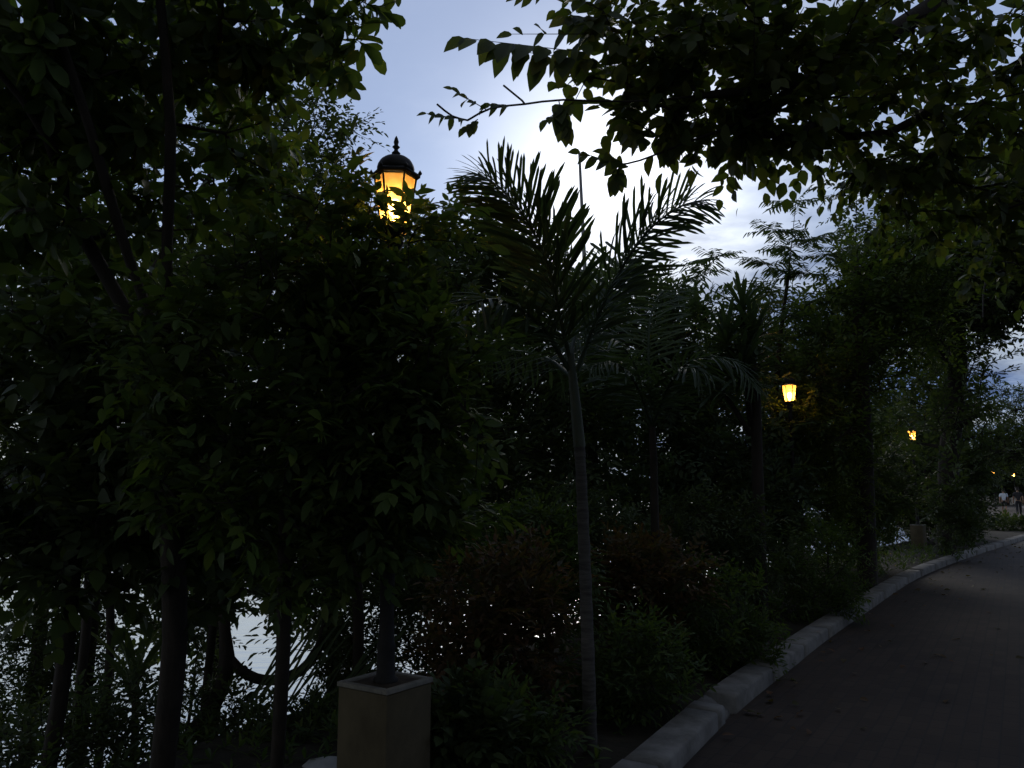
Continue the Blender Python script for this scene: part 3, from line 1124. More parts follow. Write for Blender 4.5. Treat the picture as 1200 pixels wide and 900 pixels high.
# bowed branch over the water
b = gp(150, 6.6)
plant('leaning_tree', 'crooked tree with one limb bowed low over the bright water', 'tree', b,
      [[b, at(225, 860, 6.4), at(258, 810, 6.4), at(266, 770, 6.4), at(262, 710, 6.5), at(275, 640, 6.6)],
       [at(266, 768, 6.4), at(280, 784, 6.4), at(300, 795, 6.42), at(320, 797, 6.45), at(342, 791, 6.5), at(362, 777, 6.6), at(384, 730, 6.7), at(380, 650, 6.8)]],
      [(290, 670, 6.6, 70, 40, 0.4), (375, 670, 6.7, 50, 45, 0.4), (240, 660, 6.6, 60, 40, 0.4), (330, 625, 6.8, 90, 40, 0.4)],
      110, T_SMALL, 0.085, 9, M['leaf_dark'], M['bark_dark'], 18, r0=0.06, sub=3, sub_r=0.22)
# thin bare stems in front of the water
for i, (px, d, top, lean, lab) in enumerate(((332, 7.6, 560, 0, 'thin upright bare stem crossing the bright oval of water'),
                                           (130, 7.0, 560, -8, 'bare dark stem between the twiggy bushes on the left'),
                                           (100, 6.0, 600, 6, 'slightly leaning thin stem beside the leftmost trunk'),
                                           (248, 6.8, 600, 12, 'thin dark stem close behind the thickest near trunk'))):
    b = gp(px, d)
    plant('thin_tree', lab, 'sapling', b, [[b, at(px, 750, d), at(px + lean, 650, d), at(px + lean * 2, top, d)]],
          [(px + lean * 2, top + 20, d, 45, 60, 0.35)], 26, T_SMALL, 0.085, 9, M['leaf_dark'], M['bark_dark'], 30 + i, r0=0.034, sub=3, sub_r=0.22)
# twiggy shrubs
for i, (px, d, py, rx, ry, n, lab) in enumerate(((20, 7.0, 785, 65, 80, 160, 'twiggy small-leaved shrub against the water at the left edge'),
                                              (88, 7.4, 790, 50, 80, 150, 'twiggy small-leaved shrub against the water right of the leftmost trunk'),
                                              (250, 6.2, 855, 60, 45, 90, 'low sparse shrub under the bowed branch'),
                                              (345, 5.6, 878, 60, 38, 110, 'low sparse shrub left of the nearest pedestal'),
                                              (60, 5.2, 880, 100, 40, 90, 'low dark shrub in the bottom left corner'),
                                              (392, 6.8, 790, 26, 70, 70, 'dense twiggy shrub between the bowed branch and the nearest post'),
                                              (225, 7.6, 770, 30, 80, 60, 'twiggy shrub in the shadow of the thickest near trunk'),
                                              (150, 5.6, 850, 40, 60, 60, 'twiggy shrub at the foot of the spiky sword leaves'),
                                              (432, 7.4, 745, 50, 60, 90, 'fine twiggy shrub against the water behind the nearest post'),
                                              (500, 7.0, 730, 50, 75, 120, 'fine twiggy shrub right of the nearest post'))):
    b = gp(px, d)
    plant('twiggy_shrub', lab, 'shrub', b, [[b, at(px, py + ry * 0.6, d), at(px + 5, py, d)], [b, at(px - 18, py, d)], [b, at(px + 22, py - 10, d)]],
          [(px, py, d, rx, ry, 0.5)], n, T_SMALL, 0.05, 9, M['leaf_dark'], M['bark_dark'], 50 + i, r0=0.02, r_tip=0.003, sub=3, sub_r=0.16, twig=0.2,
          parts=('stem', 'foliage'), group='twiggy shrubs by the water')


def blade_plant(name, label, base, h, n, ln, mat, seed, tmpl=T_SWORD, spread=1.2, stem_r=0.03, heads=1):
    rng = np.random.default_rng(seed)
    base = np.asarray(base, float)
    root = empty(name, base, label, 'plant')
    st = MB()
    P, D, N, SZ = [], [], [], []
    top = base + np.array([0, 0, h])
    st.tube([base - np.array([0, 0, 0.05]), base + np.array([0.02, 0.01, h * 0.5]), top], [stem_r * 1.2, stem_r, stem_r * 0.9], 8)
    st.build('stem', M['bark_dark'], root, smooth=True)
    for k in range(n):
        u = k / n
        el = 0.15 + u * spread + rng.normal(0, 0.1)
        ph = k * 2.4 + rng.normal(0, 0.15)
        d = np.array([math.sin(el) * math.cos(ph), math.sin(el) * math.sin(ph), math.cos(el)])
        nn = np.array([-math.cos(el) * math.cos(ph), -math.cos(el) * math.sin(ph), math.sin(el)])
        P.append(top - np.array([0, 0, u * min(h, 0.35)]))
        D.append(d)
        N.append(nn)
        SZ.append(ln * rng.uniform(0.75, 1.15))
    leaves('blades', tmpl, np.array(P), np.array(D), np.array(N), np.array(SZ), mat, root, rng)
    return root


T_BLADE = tmpl_strap(0.11, 0.35, 0.4, 6)
b = gp(172, 6.6)
blade_plant('sword_leaved_plant', 'spiky plant with broad sword leaves against the water beside the thickest near trunk', b, at(172, 800, 6.6)[2] - b[2], 26, 0.62, M['leaf_dark'], 71, T_BLADE, 1.9)
# reedy shoots slanting in front of the water
b = gp(290, 6.0)
rng = np.random.default_rng(5)
root = empty('reed_clump', b, 'clump of slanting reed shoots in front of the bright water', 'reeds')
P = b + np.stack([rng.uniform(-0.1, 0.6, 30), rng.uniform(-0.3, 0.3, 30), np.zeros(30)], 1)
D = np.stack([rng.normal(0.75, 0.25, 30), rng.normal(0, 0.2, 30), np.ones(30)], 1)
leaves('shoots', tmpl_strap(0.02, 0.12, 0.3, 6), P, D, np.tile([[-0.3, -1.0, 0.2]], (30, 1)), rng.uniform(0.6, 1.1, 30), M['leaf_dark'], root, rng)


# ------------------------------------------------------------------ palms
def frond(name, rachis, n, ln, seed, parent, plume=1.0, fwd=0.8, start=0.12, mat=None, width=0.075, sag=0.1):
    """one feather leaf: rachis polyline, leaflets in several ranks round it"""
    rng = np.random.default_rng(seed)
    L = smooth_line(rachis, 0.03)
    m = len(L)
    T = unit(np.gradient(L, axis=0))
    V, Q = tube(L, np.linspace(0.016, 0.004, m), 5)
    k = np.linspace(start, 0.985, n)
    idx = np.clip((k * (m - 1)).astype(int), 0, m - 1)
    P = L[idx]
    Tn = T[idx]
    up = np.array([0, 0, 1.0])
    sd = unit(np.cross(Tn, up) + 1e-4)
    nr = np.cross(sd, Tn)
    sgn = np.where(np.arange(n) % 2 == 0, 1.0, -1.0)
    phi = rng.uniform(-0.75, 1.0, n) * plume
    rad = sd * (sgn * np.cos(phi))[:, None] + nr * np.sin(phi)[:, None]
    fw = fwd * (0.75 + 0.9 * k ** 2) + rng.normal(0, 0.08, n)
    D = Tn * fw[:, None] + rad - np.array([0, 0, sag]) + rng.normal(0, 0.10, (n, 3))
    N = np.cross(D, np.cross(rad, Tn)) + 0.3 * up
    N = nr * np.cos(phi)[:, None] - sd * (sgn * np.sin(phi))[:, None]
    SZ = ln * np.sin(math.pi * (0.16 + 0.72 * k)) ** 0.7 * rng.uniform(0.85, 1.1, n)
    TV, TF = tmpl_strap(width, 0.26, 0.3, 5)
    y = unit(D)
    x = unit(np.cross(y, N))
    z = np.cross(x, y)
    rot = np.stack([x, y, z], 2)
    VV = np.einsum('nij,nkj->nki', rot, SZ[:, None, None] * TV[None]) + P[:, None]
    nv = len(TV)
    lp = np.concatenate([np.array(f) for f in TF])
    st = np.cumsum([0] + [len(f) for f in TF])[:-1]
    loops = (lp[None] + (np.arange(n) * nv)[:, None] + len(V)).ravel()
    starts = (st[None] + (np.arange(n) * len(lp))[:, None]).ravel() + len(Q) * 4
    loops = np.concatenate([np.array(Q).ravel(), loops])
    starts = np.concatenate([np.arange(len(Q)) * 4, starts])
    return mesh_np(name, np.concatenate([V, VV.reshape(-1, 3)]), loops, starts, mat or M['palm'], parent)


PD = 4.8
b = np.array(gnd(692, 893, 0.0))
b[2] = ground_z(b[0], b[1])
pr = empty('foxtail_palm', b, 'slim grey-trunked palm with two bushy plume fronds raised against the bright sky', 'palm')
tm = MB()
tl = smooth_line([b - np.array([0, 0, 0.05]), at(690, 800, PD), at(686, 680, PD), at(682, 580, PD), at(679, 520, PD)], 0.06)
nn_ = len(tl)
tm.tube(tl, [0.041 - 0.011 * (i / nn_) + (0.003 if i % 3 == 0 else 0) for i in range(nn_)], 14)
tm.build('trunk', M['palm_bark'], pr, smooth=True)
cm = MB()
cl = smooth_line([at(679, 524, PD), at(676, 490, PD), at(672, 450, PD), at(668, 415, PD)], 0.05)
cm.tube(cl, np.linspace(0.037, 0.024, len(cl)), 12)
cm.build('crownshaft', M['crownshaft'], pr, smooth=True)
crown = (668, 425)


def fpx(pts, n, ln, seed, **kw):
    return frond('frond', [at(*p) for p in pts], n, ln, seed, pr, **kw)


fpx([(670, 430, 4.8), (656, 370, 4.75), (642, 310, 4.7), (617, 258, 4.6), (588, 222, 4.5), (560, 203, 4.4)], 330, 0.42, 1, plume=1.2, fwd=0.75, width=0.05, sag=-0.12)
fpx([(676, 435, 4.8), (700, 372, 4.85), (728, 315, 4.9), (762, 268, 4.9), (800, 241, 4.85), (832, 234, 4.8)], 250, 0.37, 2, plume=1.1, fwd=0.62, width=0.06, sag=0.0)
fpx([(668, 435, 4.8), (632, 380, 4.7), (585, 352, 4.55), (540, 362, 4.4), (510, 395, 4.3)], 120, 0.36, 3, plume=0.9, fwd=0.7, width=0.05, sag=0.25)
fpx([(672, 440, 4.8), (672, 400, 5.1), (690, 365, 5.4), (720, 350, 5.8)], 110, 0.36, 5, plume=1.0, width=0.05)
fpx([(668, 440, 4.8), (640, 420, 5.2), (600, 412, 5.6), (565, 430, 5.9)], 100, 0.36, 6, plume=1.0, width=0.05, sag=0.2)

# lower palm behind, to the right
b2 = gp(770, 7.4)
pr = empty('young_palm', b2, 'young palm with low arching grey-green fronds behind the foxtail palm', 'palm')
tm = MB()
tm.tube([b2 - np.array([0, 0, 0.05]), at(768, 640, 7.4), at(766, 540, 7.4), at(764, 500, 7.4)], [0.05, 0.04, 0.036, 0.03], 10)
tm.build('trunk', M['bark_dark'], pr, smooth=True)
for i, pts in enumerate(([(764, 500, 7.4), (740, 420, 7.3), (700, 390, 7.1), (660, 410, 6.9)], [(764, 500, 7.4), (800, 430, 7.3), (850, 420, 7.1), (890, 455, 6.9)],
                         [(764, 500, 7.4), (760, 400, 7.6), (770, 350, 7.9), (800, 330, 8.2)], [(764, 500, 7.4), (745, 450, 7.2), (720, 425, 7.0), (690, 430, 6.8)],
                         [(764, 500, 7.4), (785, 450, 7.2), (805, 432, 7.0), (835, 440, 6.8)], [(764, 500, 7.4), (730, 440, 7.8), (690, 430, 8.2), (650, 460, 8.5)])):
    fpx(pts, 90, 0.42, 40 + i, plume=0.5, width=0.05, sag=0.3)

# ------------------------------------------------------------------ trees behind the palms
back = [
    ('dense dark tree behind the plume palm on its left', (560, 10.5), [(545, 400, 10.6, 100, 110, 1.2), (530, 310, 10.8, 70, 55, 0.9), (600, 480, 10.4, 100, 110, 1.1), (530, 560, 10.2, 100, 90, 1.0), (600, 330, 10.8, 80, 80, 1.0)], 420, 'leaf_dark'),
    ('dense dark tree straight behind the plume palm trunk', (690, 12.0), [(680, 420, 12, 110, 90, 1.3), (640, 520, 11.8, 100, 100, 1.2), (740, 500, 12, 100, 110, 1.2), (690, 600, 11.5, 130, 60, 1.1)], 420, 'leaf_cool'),
    ('grey-green tree with a feathered top under the right plume', (790, 13.0), [(760, 420, 13, 80, 75, 1.3), (810, 410, 13, 55, 60, 1.1), (800, 510, 12.8, 110, 100, 1.3), (730, 350, 13, 50, 35, 0.8), (850, 570, 12.5, 90, 80, 1.2)], 420, 'leaf_cool'),
    ('dark tree behind the spiky-headed tree', (880, 15.0), [(880, 470, 15, 80, 90, 1.4), (940, 420, 15.4, 80, 80, 1.4), (870, 570, 14.6, 100, 70, 1.2)], 340, 'leaf_dark'),
]
for i, (lab, (px, d), bl, n, mt) in enumerate(back):
    b = gp(px, d)
    plant('shore_tree', lab, 'tree', b, [[b, at(px, 660, d), at(px + 4, 540, d), at(px - 6, 430, d)]], bl, n, T_SMALL, 0.115, 11, M[mt], M['bark_dark'],
          80 + i, r0=0.12, sub=4, sub_r=0.5, twig=0.4, r_tip=0.006)

# ------------------------------------------------------------------ right side
# spiky-headed tree (rosettes of strap leaves)
b = gp(886, 9.6)
rng = np.random.default_rng(8)
root = empty('spiky_headed_tree', b, 'tree with a dark trunk and tufts of spiky strap leaves right of the plume palm', 'tree')
tm = MB()
top = at(870, 372, 9.6)
tl = smooth_line([b - np.array([0, 0, 0.1]), at(888, 560, 9.6), at(884, 450, 9.6), top], 0.15)
tm.tube(tl, np.linspace(0.085, 0.05, len(tl)), 10)
heads = [(870, 362, 9.6), (852, 400, 9.3), (882, 395, 9.4), (870, 430, 9.2), (872, 440, 9.5), (842, 450, 9.6)]
P, D, N = [], [], []
for hx, hy, hd in heads:
    h = at(hx, hy, hd)
    tm.bar(at(880, hy + 60, 9.6), h, 0.035, 6, 0.025)
    for k in range(60):
        el = 0.1 + 1.9 * k / 60 + rng.normal(0, 0.1)
        ph = k * 2.4
        P.append(h + np.array([0, 0, -0.10 * k / 60]))
        D.append((math.sin(el) * math.cos(ph), math.sin(el) * math.sin(ph), math.cos(el)))
        N.append((-math.cos(el) * math.cos(ph), -math.cos(el) * math.sin(ph), math.sin(el)))
tm.build('trunk', M['bark_dark'], root, smooth=True)
leaves('crown', tmpl_strap(0.10, 0.2, 0.3, 5), np.array(P), np.array(D), np.array(N), rng.uniform(0.36, 0.55, len(P)), M['palm'], root, rng)


# feathery tree with twice-divided leaves
def feathery(name, label, base, stems, tip_list, seed, nleaf=4, ln=0.5, mat=None, r0=0.03, group=None):
    rng = np.random.default_rng(seed)
    base = np.asarray(base, float)
    root = empty(name, base, label, 'tree', group)
    tips = np.array(tip_list, float)
    nodes, par, ids = skeleton(stems, tips, rng, 0.2, 0.05)
    V, Q = wood(nodes, par, 0.004, r0)
    T = np.repeat(nodes[ids], nleaf, 0)
    n = len(T)
    dd = rng.normal(0, 1, (n, 3))
    dd[:, 2] = rng.normal(0.15, 0.25, n)
    dd = unit(dd)
    L = ln * rng.uniform(0.7, 1.1, n)
    end = T + dd * L[:, None]
    end[:, 2] -= 0.12 * L
    tv, tq = twigs(T, end, 0.004, len(V))
    V = np.concatenate([V, tv])
    Q = np.concatenate([Q, tq])
    mesh_np('trunk', V, Q.ravel(), np.arange(len(Q)) * 4, M['bark_dark'], root)
    # pinnae as pairs along each rachis, each a row of tiny leaflets
    PP, DD, NN, SS = [], [], [], []
    np_ = 8
    ax = unit(end - T)
    sd = unit(np.cross(ax, [0, 0, 1.0]))
    for k in range(np_):
        t = 0.18 + 0.82 * k / (np_ - 1)
        o = T + (end - T) * t
        for s in (-1, 1):
            PP.append(o)
            DD.append(ax * 0.6 + sd * s + np.array([0, 0, -0.25]) + rng.normal(0, 0.14, (n, 3)))
            NN.append(np.tile([[0, 0, 1.0]], (n, 1)) + rng.normal(0, 0.3, (n, 3)))
            SS.append(0.40 * L * (1 - 0.6 * abs(t - 0.5)) * rng.uniform(0.8, 1.15, n))
    leaves('crown', tmpl_simple(0.2, 0.25, 0.1), np.concatenate(PP), np.concatenate(DD), np.concatenate(NN), np.concatenate(SS), mat or M['leaf_cool'], root, rng)
    return root


b = gp(905, 13.6)
st = [[b, at(906, 560, 13.6), at(912, 420, 13.6), at(924, 320, 13.4), at(934, 225, 13.2)]]
tl_ = [at(*p) for p in ((934, 235, 13.3), (926, 290, 13.3), (905, 268, 13.2), (950, 280, 13.2), (900, 310, 13.3), (945, 320, 13.3), (905, 345, 13.3), (968, 300, 13.4), (985, 335, 13.4), (960, 350, 13.2),
                        (990, 290, 13.6), (925, 370, 13.4), (900, 390, 13.4), (950, 390, 13.3), (990, 380, 13.4), (1010, 350, 13.5), (975, 420, 13.4), (930, 425, 13.9), (1020, 400, 13.6), (890, 430, 13.5),
                        (840, 300, 12.9), (828, 320, 12.9), (1000, 450, 13.5), (960, 460, 14.5))]
feathery('feathery_tree', 'airy tree with ferny divided leaves on a thin leaning stem against the clouds', b, st, tl_, 21, 9, 0.55, r0=0.045)

# bushy trees along the right, beyond the lamps
right = [
    ('big dark tree by the bend whose crown fills the right edge over the path', (1108, 20.0), 0.24,
     [[(1108, 640, 20), (1112, 540, 20), (1122, 420, 19.8), (1105, 320, 19.5), (1070, 200, 19), (1060, 120, 18.5)], [(1122, 420, 19.8), (1180, 300, 19), (1230, 220, 18.5)]],
     [(1090, 270, 18.5, 100, 80, 2.0), (1170, 260, 18, 100, 110, 2.2), (1062, 508, 20.5, 24, 20, 0.8, 1.1), (1104, 470, 18.3, 28, 45, 1.0), (1100, 560, 18.6, 20, 40, 0.6), (1185, 330, 17, 60, 60, 1.6), (1120, 350, 18, 70, 50, 1.6), (1180, 350, 18.5, 90, 45, 2.0), (1060, 340, 19, 80, 70, 2.0), (1120, 380, 19.5, 60, 50, 1.6), (1125, 450, 20, 32, 60, 1.2)],
     640, 'leaf_dark', 0.15),
    ('yellow-green tree whose trunk shows between canopy and feathery leaves', (1010, 13.0), 0.15,
     [[(1012, 600, 13), (1010, 480, 13), (1006, 360, 13), (1003, 270, 13), (1008, 150, 13)]],
     [(1020, 350, 13, 50, 55, 1.1), (1065, 310, 13, 55, 60, 1.0), (1000, 420, 13, 70, 50, 1.1), (1060, 380, 13.2, 55, 40, 1.0), (960, 500, 13, 70, 40, 1.0)],
     330, 'leaf', 0.10),
    ('dark tree behind the far grey pedestal', (1120, 25.0), 0.16,
     [[(1120, 600, 25), (1118, 540, 25), (1115, 470, 25)]],
     [(1120, 520, 25, 45, 45, 2.0), (1090, 560, 25, 55, 45, 1.6), (1108, 510, 25.5, 24, 28, 1.4), (1105, 585, 25, 34, 30, 1.3), (1040, 560, 24, 50, 40, 1.5)],
     340, 'leaf_dark', 0.15),
    ('distant tree with sky showing through above the far lamps', (1075, 30.0), 0.18,
     [[(1075, 600, 30), (1072, 540, 30), (1070, 450, 30)]],
     [(1070, 500, 30, 55, 35, 2.2), (1040, 510, 30, 40, 35, 2.0), (1010, 520, 29, 50, 40, 2.0), (1065, 430, 30, 50, 45, 2.0, 0.25), (1100, 430, 30, 30, 50, 1.6)],
     300, 'leaf_dark', 0.17),
    ('tall distant tree between the second lamp and the far bend', (985, 34.0), 0.2,
     [[(985, 600, 34), (985, 500, 34), (988, 400, 34)]],
     [(985, 460, 34, 60, 60, 2.5), (960, 520, 34, 60, 50, 2.5), (1005, 400, 34, 40, 45, 2.0), (1030, 560, 34, 60, 40, 2.2), (940, 420, 34, 50, 50, 2.2)],
     380, 'leaf_dark', 0.2),
    ('far dark tree mass closing the path behind the walkers', (1175, 92.0), 0.25,
     [[(1180, 585, 92), (1180, 560, 92), (1178, 520, 92)]],
     [(1165, 565, 92, 30, 22, 4.0), (1200, 568, 92, 35, 20, 4.0), (1190, 540, 92, 30, 20, 4.0), (1140, 560, 92, 25, 22, 4.0)],
     260, 'leaf_dark', 0.42),
    ('distant tree at the right edge behind the walkers', (1190, 60.0), 0.22,
     [[(1206, 590, 72), (1205, 540, 72), (1200, 470, 72)]],
     [(1195, 520, 72, 40, 22, 3.0), (1170, 530, 72, 30, 20, 3.0), (1210, 480, 72, 40, 30, 3.0, 0.4)],
     220, 'leaf_dark', 0.3),
]
for i, (lab, (px, d), r0, stems, bl, n, mt, sz) in enumerate(right):
    b = at(*stems[0][0])
    b[2] = ground_z(b[0], b[1])
    ss = [[at(*p) for p in s] for s in stems]
    ss[0][0] = b
    plant('roadside_tree', lab, 'tree', b, ss, bl, n, T_SMALL, sz, 11, M[mt], M['bark_dark'], 100 + i, r0=r0, sub=4, sub_r=sz * 4.5, twig=sz * 3.5, r_tip=0.006 * d / 12)

# bare hanging vine under the dark tree
vb = at(1172, 278, 14)
vr = empty('hanging_vine', vb, 'pale bare vine dangling in front of the dark mass at the right', 'vine')
vm = MB()
vp = smooth_line([at(1174, 250, 14.5), at(1172, 280, 14), at(1160, 310, 14), at(1153, 340, 14), at(1152, 372, 14)], 0.05)
vm.tube(vp, np.linspace(0.024, 0.013, len(vp)), 6)
vm.build('stem', M['palm_bark'], vr, smooth=True)

# ------------------------------------------------------------------ canopy overhead
# trunk across the path on the right, limbs reaching over to the left
b = np.array([6.6, 4.6, 0.0])
rng = np.random.default_rng(77)
shade_tips = np.stack([rng.uniform(-2.5, 7.5, 150), rng.uniform(-3.5, 2.2, 150), rng.uniform(4.6, 6.2, 150)], 1)  # unseen extra crown above and behind the camera, added to cut sky light
plant('overhanging_tree', 'broad oval-leaved tree reaching in from the upper right, branch tips against the sky', 'tree', b,
      [[b, np.array([6.5, 4.6, 1.6]), np.array([6.2, 4.5, 2.8]), np.array([5.0, 4.3, 3.9]), at(1290, -60, 4.3), at(1160, -30, 4.0), at(1050, 35, 3.7), at(950, 92, 3.4), at(820, 112, 3.1), at(735, 119, 2.95), at(660, 117, 2.9), at(615, 122, 2.88), at(575, 127, 2.86), at(548, 141, 2.84)],
       [np.array([6.2, 4.5, 2.8]), np.array([5.6, 3.6, 4.0]), np.array([3.8, 2.2, 4.6]), np.array([1.5, 1.0, 4.9])],
       [np.array([6.2, 4.5, 2.8]), np.array([6.0, 6.0, 4.3]), np.array([5.0, 7.5, 5.0])],
       [at(575, 127, 2.86), at(566, 105, 2.86), at(571, 80, 2.86), at(600, 60, 2.88)],
       [at(548, 141, 2.84), at(530, 136, 2.84), at(512, 122, 2.83)],
       [at(612, 118, 2.88), at(590, 100, 2.9)],
       [at(950, 92, 3.4), at(880, 138, 3.3), at(810, 165, 3.2), at(750, 188, 3.15), at(725, 193, 3.1)]],
      [(760, 70, 3.2, 75, 55, 0.35), (840, 90, 3.3, 95, 80, 0.4), (940, 95, 3.4, 100, 80, 0.5), (1030, 60, 3.8, 75, 70, 0.6), (1060, 160, 3.9, 100, 50, 0.6, 0.8), (1180, 160, 4.0, 100, 70, 0.6),
       (860, 0, 3.4, 200, 50, 0.5), (700, 50, 3.1, 30, 40, 0.2), (1110, 235, 4.6, 90, 50, 0.5, 0.7), (1190, 265, 4.8, 60, 80, 0.5, 0.9), (1060, 215, 4.4, 60, 30, 0.4, 0.6), (985, 180, 3.8, 60, 22, 0.3, 0.6), (770, 130, 3.15, 55, 25, 0.25), (900, 140, 3.4, 90, 28, 0.4), (1120, -30, 4.2, 130, 45, 0.6, 0.6), (1205, 15, 4.0, 35, 30, 0.4), (1195, 95, 4.1, 50, 30, 0.4), (1110, 70, 4.0, 28, 35, 0.4)],
      430, T_OVATE, 0.070, 9, M['leaf_canopy'], M['bark_dark'], 200, r0=0.075, power=1.5, svar=0.45, style='pinnate', sub=2, sub_r=0.14, twig=0.26, droop=0.3, wtips=shade_tips,
      hand=[((690, 62, 2.95), (545, 45, 2.86), 14, 0.112, 0.9), ((700, 72, 2.97), (590, 58, 2.87), 9, 0.115, 1.1), ((700, 40, 2.97), (600, 40, 2.9), 8, 0.07, 0.1),
            ((572, 130, 2.86), (530, 105, 2.84), 9, 0.045, 0.2), ((548, 141, 2.84), (500, 133, 2.82), 9, 0.042, 0.4), ((560, 140, 2.85), (545, 150, 2.84), 6, 0.045, 0.9),
            ((600, 124, 2.88), (575, 122, 2.86), 5, 0.05, 0.4), ((655, 118, 2.9), (662, 155, 2.88), 9, 0.075, 0.9), ((672, 120, 2.92), (640, 140, 2.88), 6, 0.06, 0.8),
            ((735, 195, 3.1), (712, 180, 3.08), 7, 0.075, 0.7), ((725, 195, 3.1), (722, 215, 3.08), 7, 0.06, 0.9), ((715, 190, 3.1), (680, 178, 3.06), 7, 0.05, 0.5),
            ((760, 165, 3.1), (735, 150, 3.08), 9, 0.08, 0.8), ((800, 165, 3.2), (782, 180, 3.2), 7, 0.07, 0.9), ((850, 160, 3.2), (838, 178, 3.2), 9, 0.075, 0.9),
            ((715, 20, 3.0), (665, 22, 2.95), 9, 0.095, 0.5), ((720, 5, 3.0), (690, -20, 2.95), 9, 0.095, 0.3), ((640, -6, 3.0), (604, -3, 2.95), 7, 0.05, 0.3)])

# ------------------------------------------------------------------ shrubs between the kerb and the water
bushes = [
    # label, px, d, blobs(px,py,rx,ry,rd), n, material, leaf size, template
    ('russet-leaved shrub between the nearest pedestal and the palm trunk', 580, 5.6, [(585, 700, 75, 65, 0.5), (555, 770, 60, 60, 0.45), (620, 740, 50, 70, 0.4)], 170, 'leaf_red', 0.06, T_SMALL),
    ('green shrub with a pointed top left of the palm trunk', 640, 6.6, [(640, 640, 45, 40, 0.4), (640, 690, 55, 50, 0.45), (600, 650, 50, 50, 0.4)], 150, 'leaf', 0.075, T_LANCE),
    ('russet shrub just right of the palm trunk', 765, 7.2, [(765, 670, 60, 38, 0.5), (745, 720, 50, 45, 0.5)], 130, 'leaf_red', 0.065, T_SMALL),
    ('low green shrub in front of the palm foot', 600, 4.7, [(600, 865, 60, 40, 0.3), (550, 880, 40, 30, 0.25)], 90, 'leaf', 0.07, T_LANCE),
    ('low broad-leaved plant right of the nearest pedestal', 540, 4.4, [(545, 850, 40, 40, 0.2)], 34, 'leaf_dark', 0.065, T_OVATE),
    ('rounded shrub by the kerb right of the palm foot', 745, 5.9, [(750, 790, 60, 60, 0.4), (720, 840, 40, 45, 0.35)], 130, 'leaf', 0.06, T_LANCE),
    ('spreading green shrub in the middle of the kerb planting', 830, 7.4, [(830, 730, 75, 60, 0.6), (800, 780, 60, 50, 0.5), (870, 770, 45, 40, 0.4)], 210, 'leaf', 0.065, T_LANCE),
    ('tall green shrub below the second lamp on its left', 860, 9.6, [(860, 650, 70, 60, 0.7), (820, 640, 60, 60, 0.7)], 190, 'leaf_dark', 0.075, T_LANCE),
    ('green shrub at the kerb below the second lamp', 935, 10.2, [(930, 700, 60, 45, 0.6), (960, 670, 50, 55, 0.6)], 170, 'leaf', 0.065, T_LANCE),
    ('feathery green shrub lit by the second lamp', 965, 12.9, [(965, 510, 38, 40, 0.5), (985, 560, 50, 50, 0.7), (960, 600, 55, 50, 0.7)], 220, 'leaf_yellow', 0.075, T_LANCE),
    ('leafy shrub left of the far grey pedestal', 1010, 16.0, [(1005, 620, 40, 42, 0.8), (1025, 600, 28, 45, 0.8), (990, 650, 40, 28, 0.7)], 190, 'leaf', 0.08, T_LANCE),
    ('dark shrub hiding the verge right of the far grey pedestal', 1125, 23.5, [(1118, 612, 24, 22, 0.9), (1132, 608, 14, 18, 0.7)], 130, 'leaf_dark', 0.11, T_LANCE),
    ('dark clipped shrub on the verge before the walkers', 1185, 32.0, [(1185, 620, 30, 5, 0.8)], 80, 'leaf_dark', 0.12, T_SMALL),
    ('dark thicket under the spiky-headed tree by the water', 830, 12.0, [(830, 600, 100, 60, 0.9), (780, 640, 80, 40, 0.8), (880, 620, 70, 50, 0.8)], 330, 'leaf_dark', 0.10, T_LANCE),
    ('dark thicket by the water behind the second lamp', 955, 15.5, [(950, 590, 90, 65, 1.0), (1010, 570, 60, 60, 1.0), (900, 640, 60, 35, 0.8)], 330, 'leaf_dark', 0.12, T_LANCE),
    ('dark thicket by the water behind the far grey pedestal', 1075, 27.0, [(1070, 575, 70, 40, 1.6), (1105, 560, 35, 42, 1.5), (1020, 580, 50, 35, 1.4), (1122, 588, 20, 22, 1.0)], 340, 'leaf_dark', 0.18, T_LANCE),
    ('dark shrub screening the water left of the far grey pedestal', 1052, 24.0, [(1052, 612, 34, 26, 0.8), (1072, 590, 30, 25, 0.8)], 150, 'leaf_dark', 0.12, T_LANCE),
    ('low leafy shrub against the big tree foot at the bend', 1108, 18.6, [(1122, 624, 22, 20, 0.5), (1112, 595, 22, 26, 0.5)], 110, 'leaf_dark', 0.09, T_LANCE),
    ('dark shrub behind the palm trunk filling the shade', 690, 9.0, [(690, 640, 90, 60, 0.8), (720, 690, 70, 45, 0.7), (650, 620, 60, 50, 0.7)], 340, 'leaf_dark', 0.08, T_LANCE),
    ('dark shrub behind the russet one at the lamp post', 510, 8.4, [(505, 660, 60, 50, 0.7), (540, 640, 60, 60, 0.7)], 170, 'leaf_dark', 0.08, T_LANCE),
]
for i, (lab, px, d, bl, n, mt, sz, tm_) in enumerate(bushes):
    b = gp(px, d)
    bb = [(q[0], q[1], d, q[2], q[3], q[4]) for q in bl]
    mid = at(bl[0][0], bl[0][1] + bl[0][3] * 0.5, d)
    sts = [[b, b * 0.4 + mid * 0.6 + np.array([0.03, 0.02, 0]), mid]] + [[b, b * 0.3 + at(q[0], q[1], d) * 0.7 + np.array([0.04, -0.03, 0.02]), at(q[0], q[1], d)] for q in bl[1:]]
    plant('shrub', lab, 'shrub', b, sts, bb, n, tm_, sz, 10, M[mt], M['bark_dark'], 300 + i, r0=0.022, r_tip=0.003, sub=4, sub_r=0.16 * (d / 6) ** 0.6, twig=0.2,
          seg=0.2, parts=('stem', 'foliage'), group='shrubs planted behind the kerb')

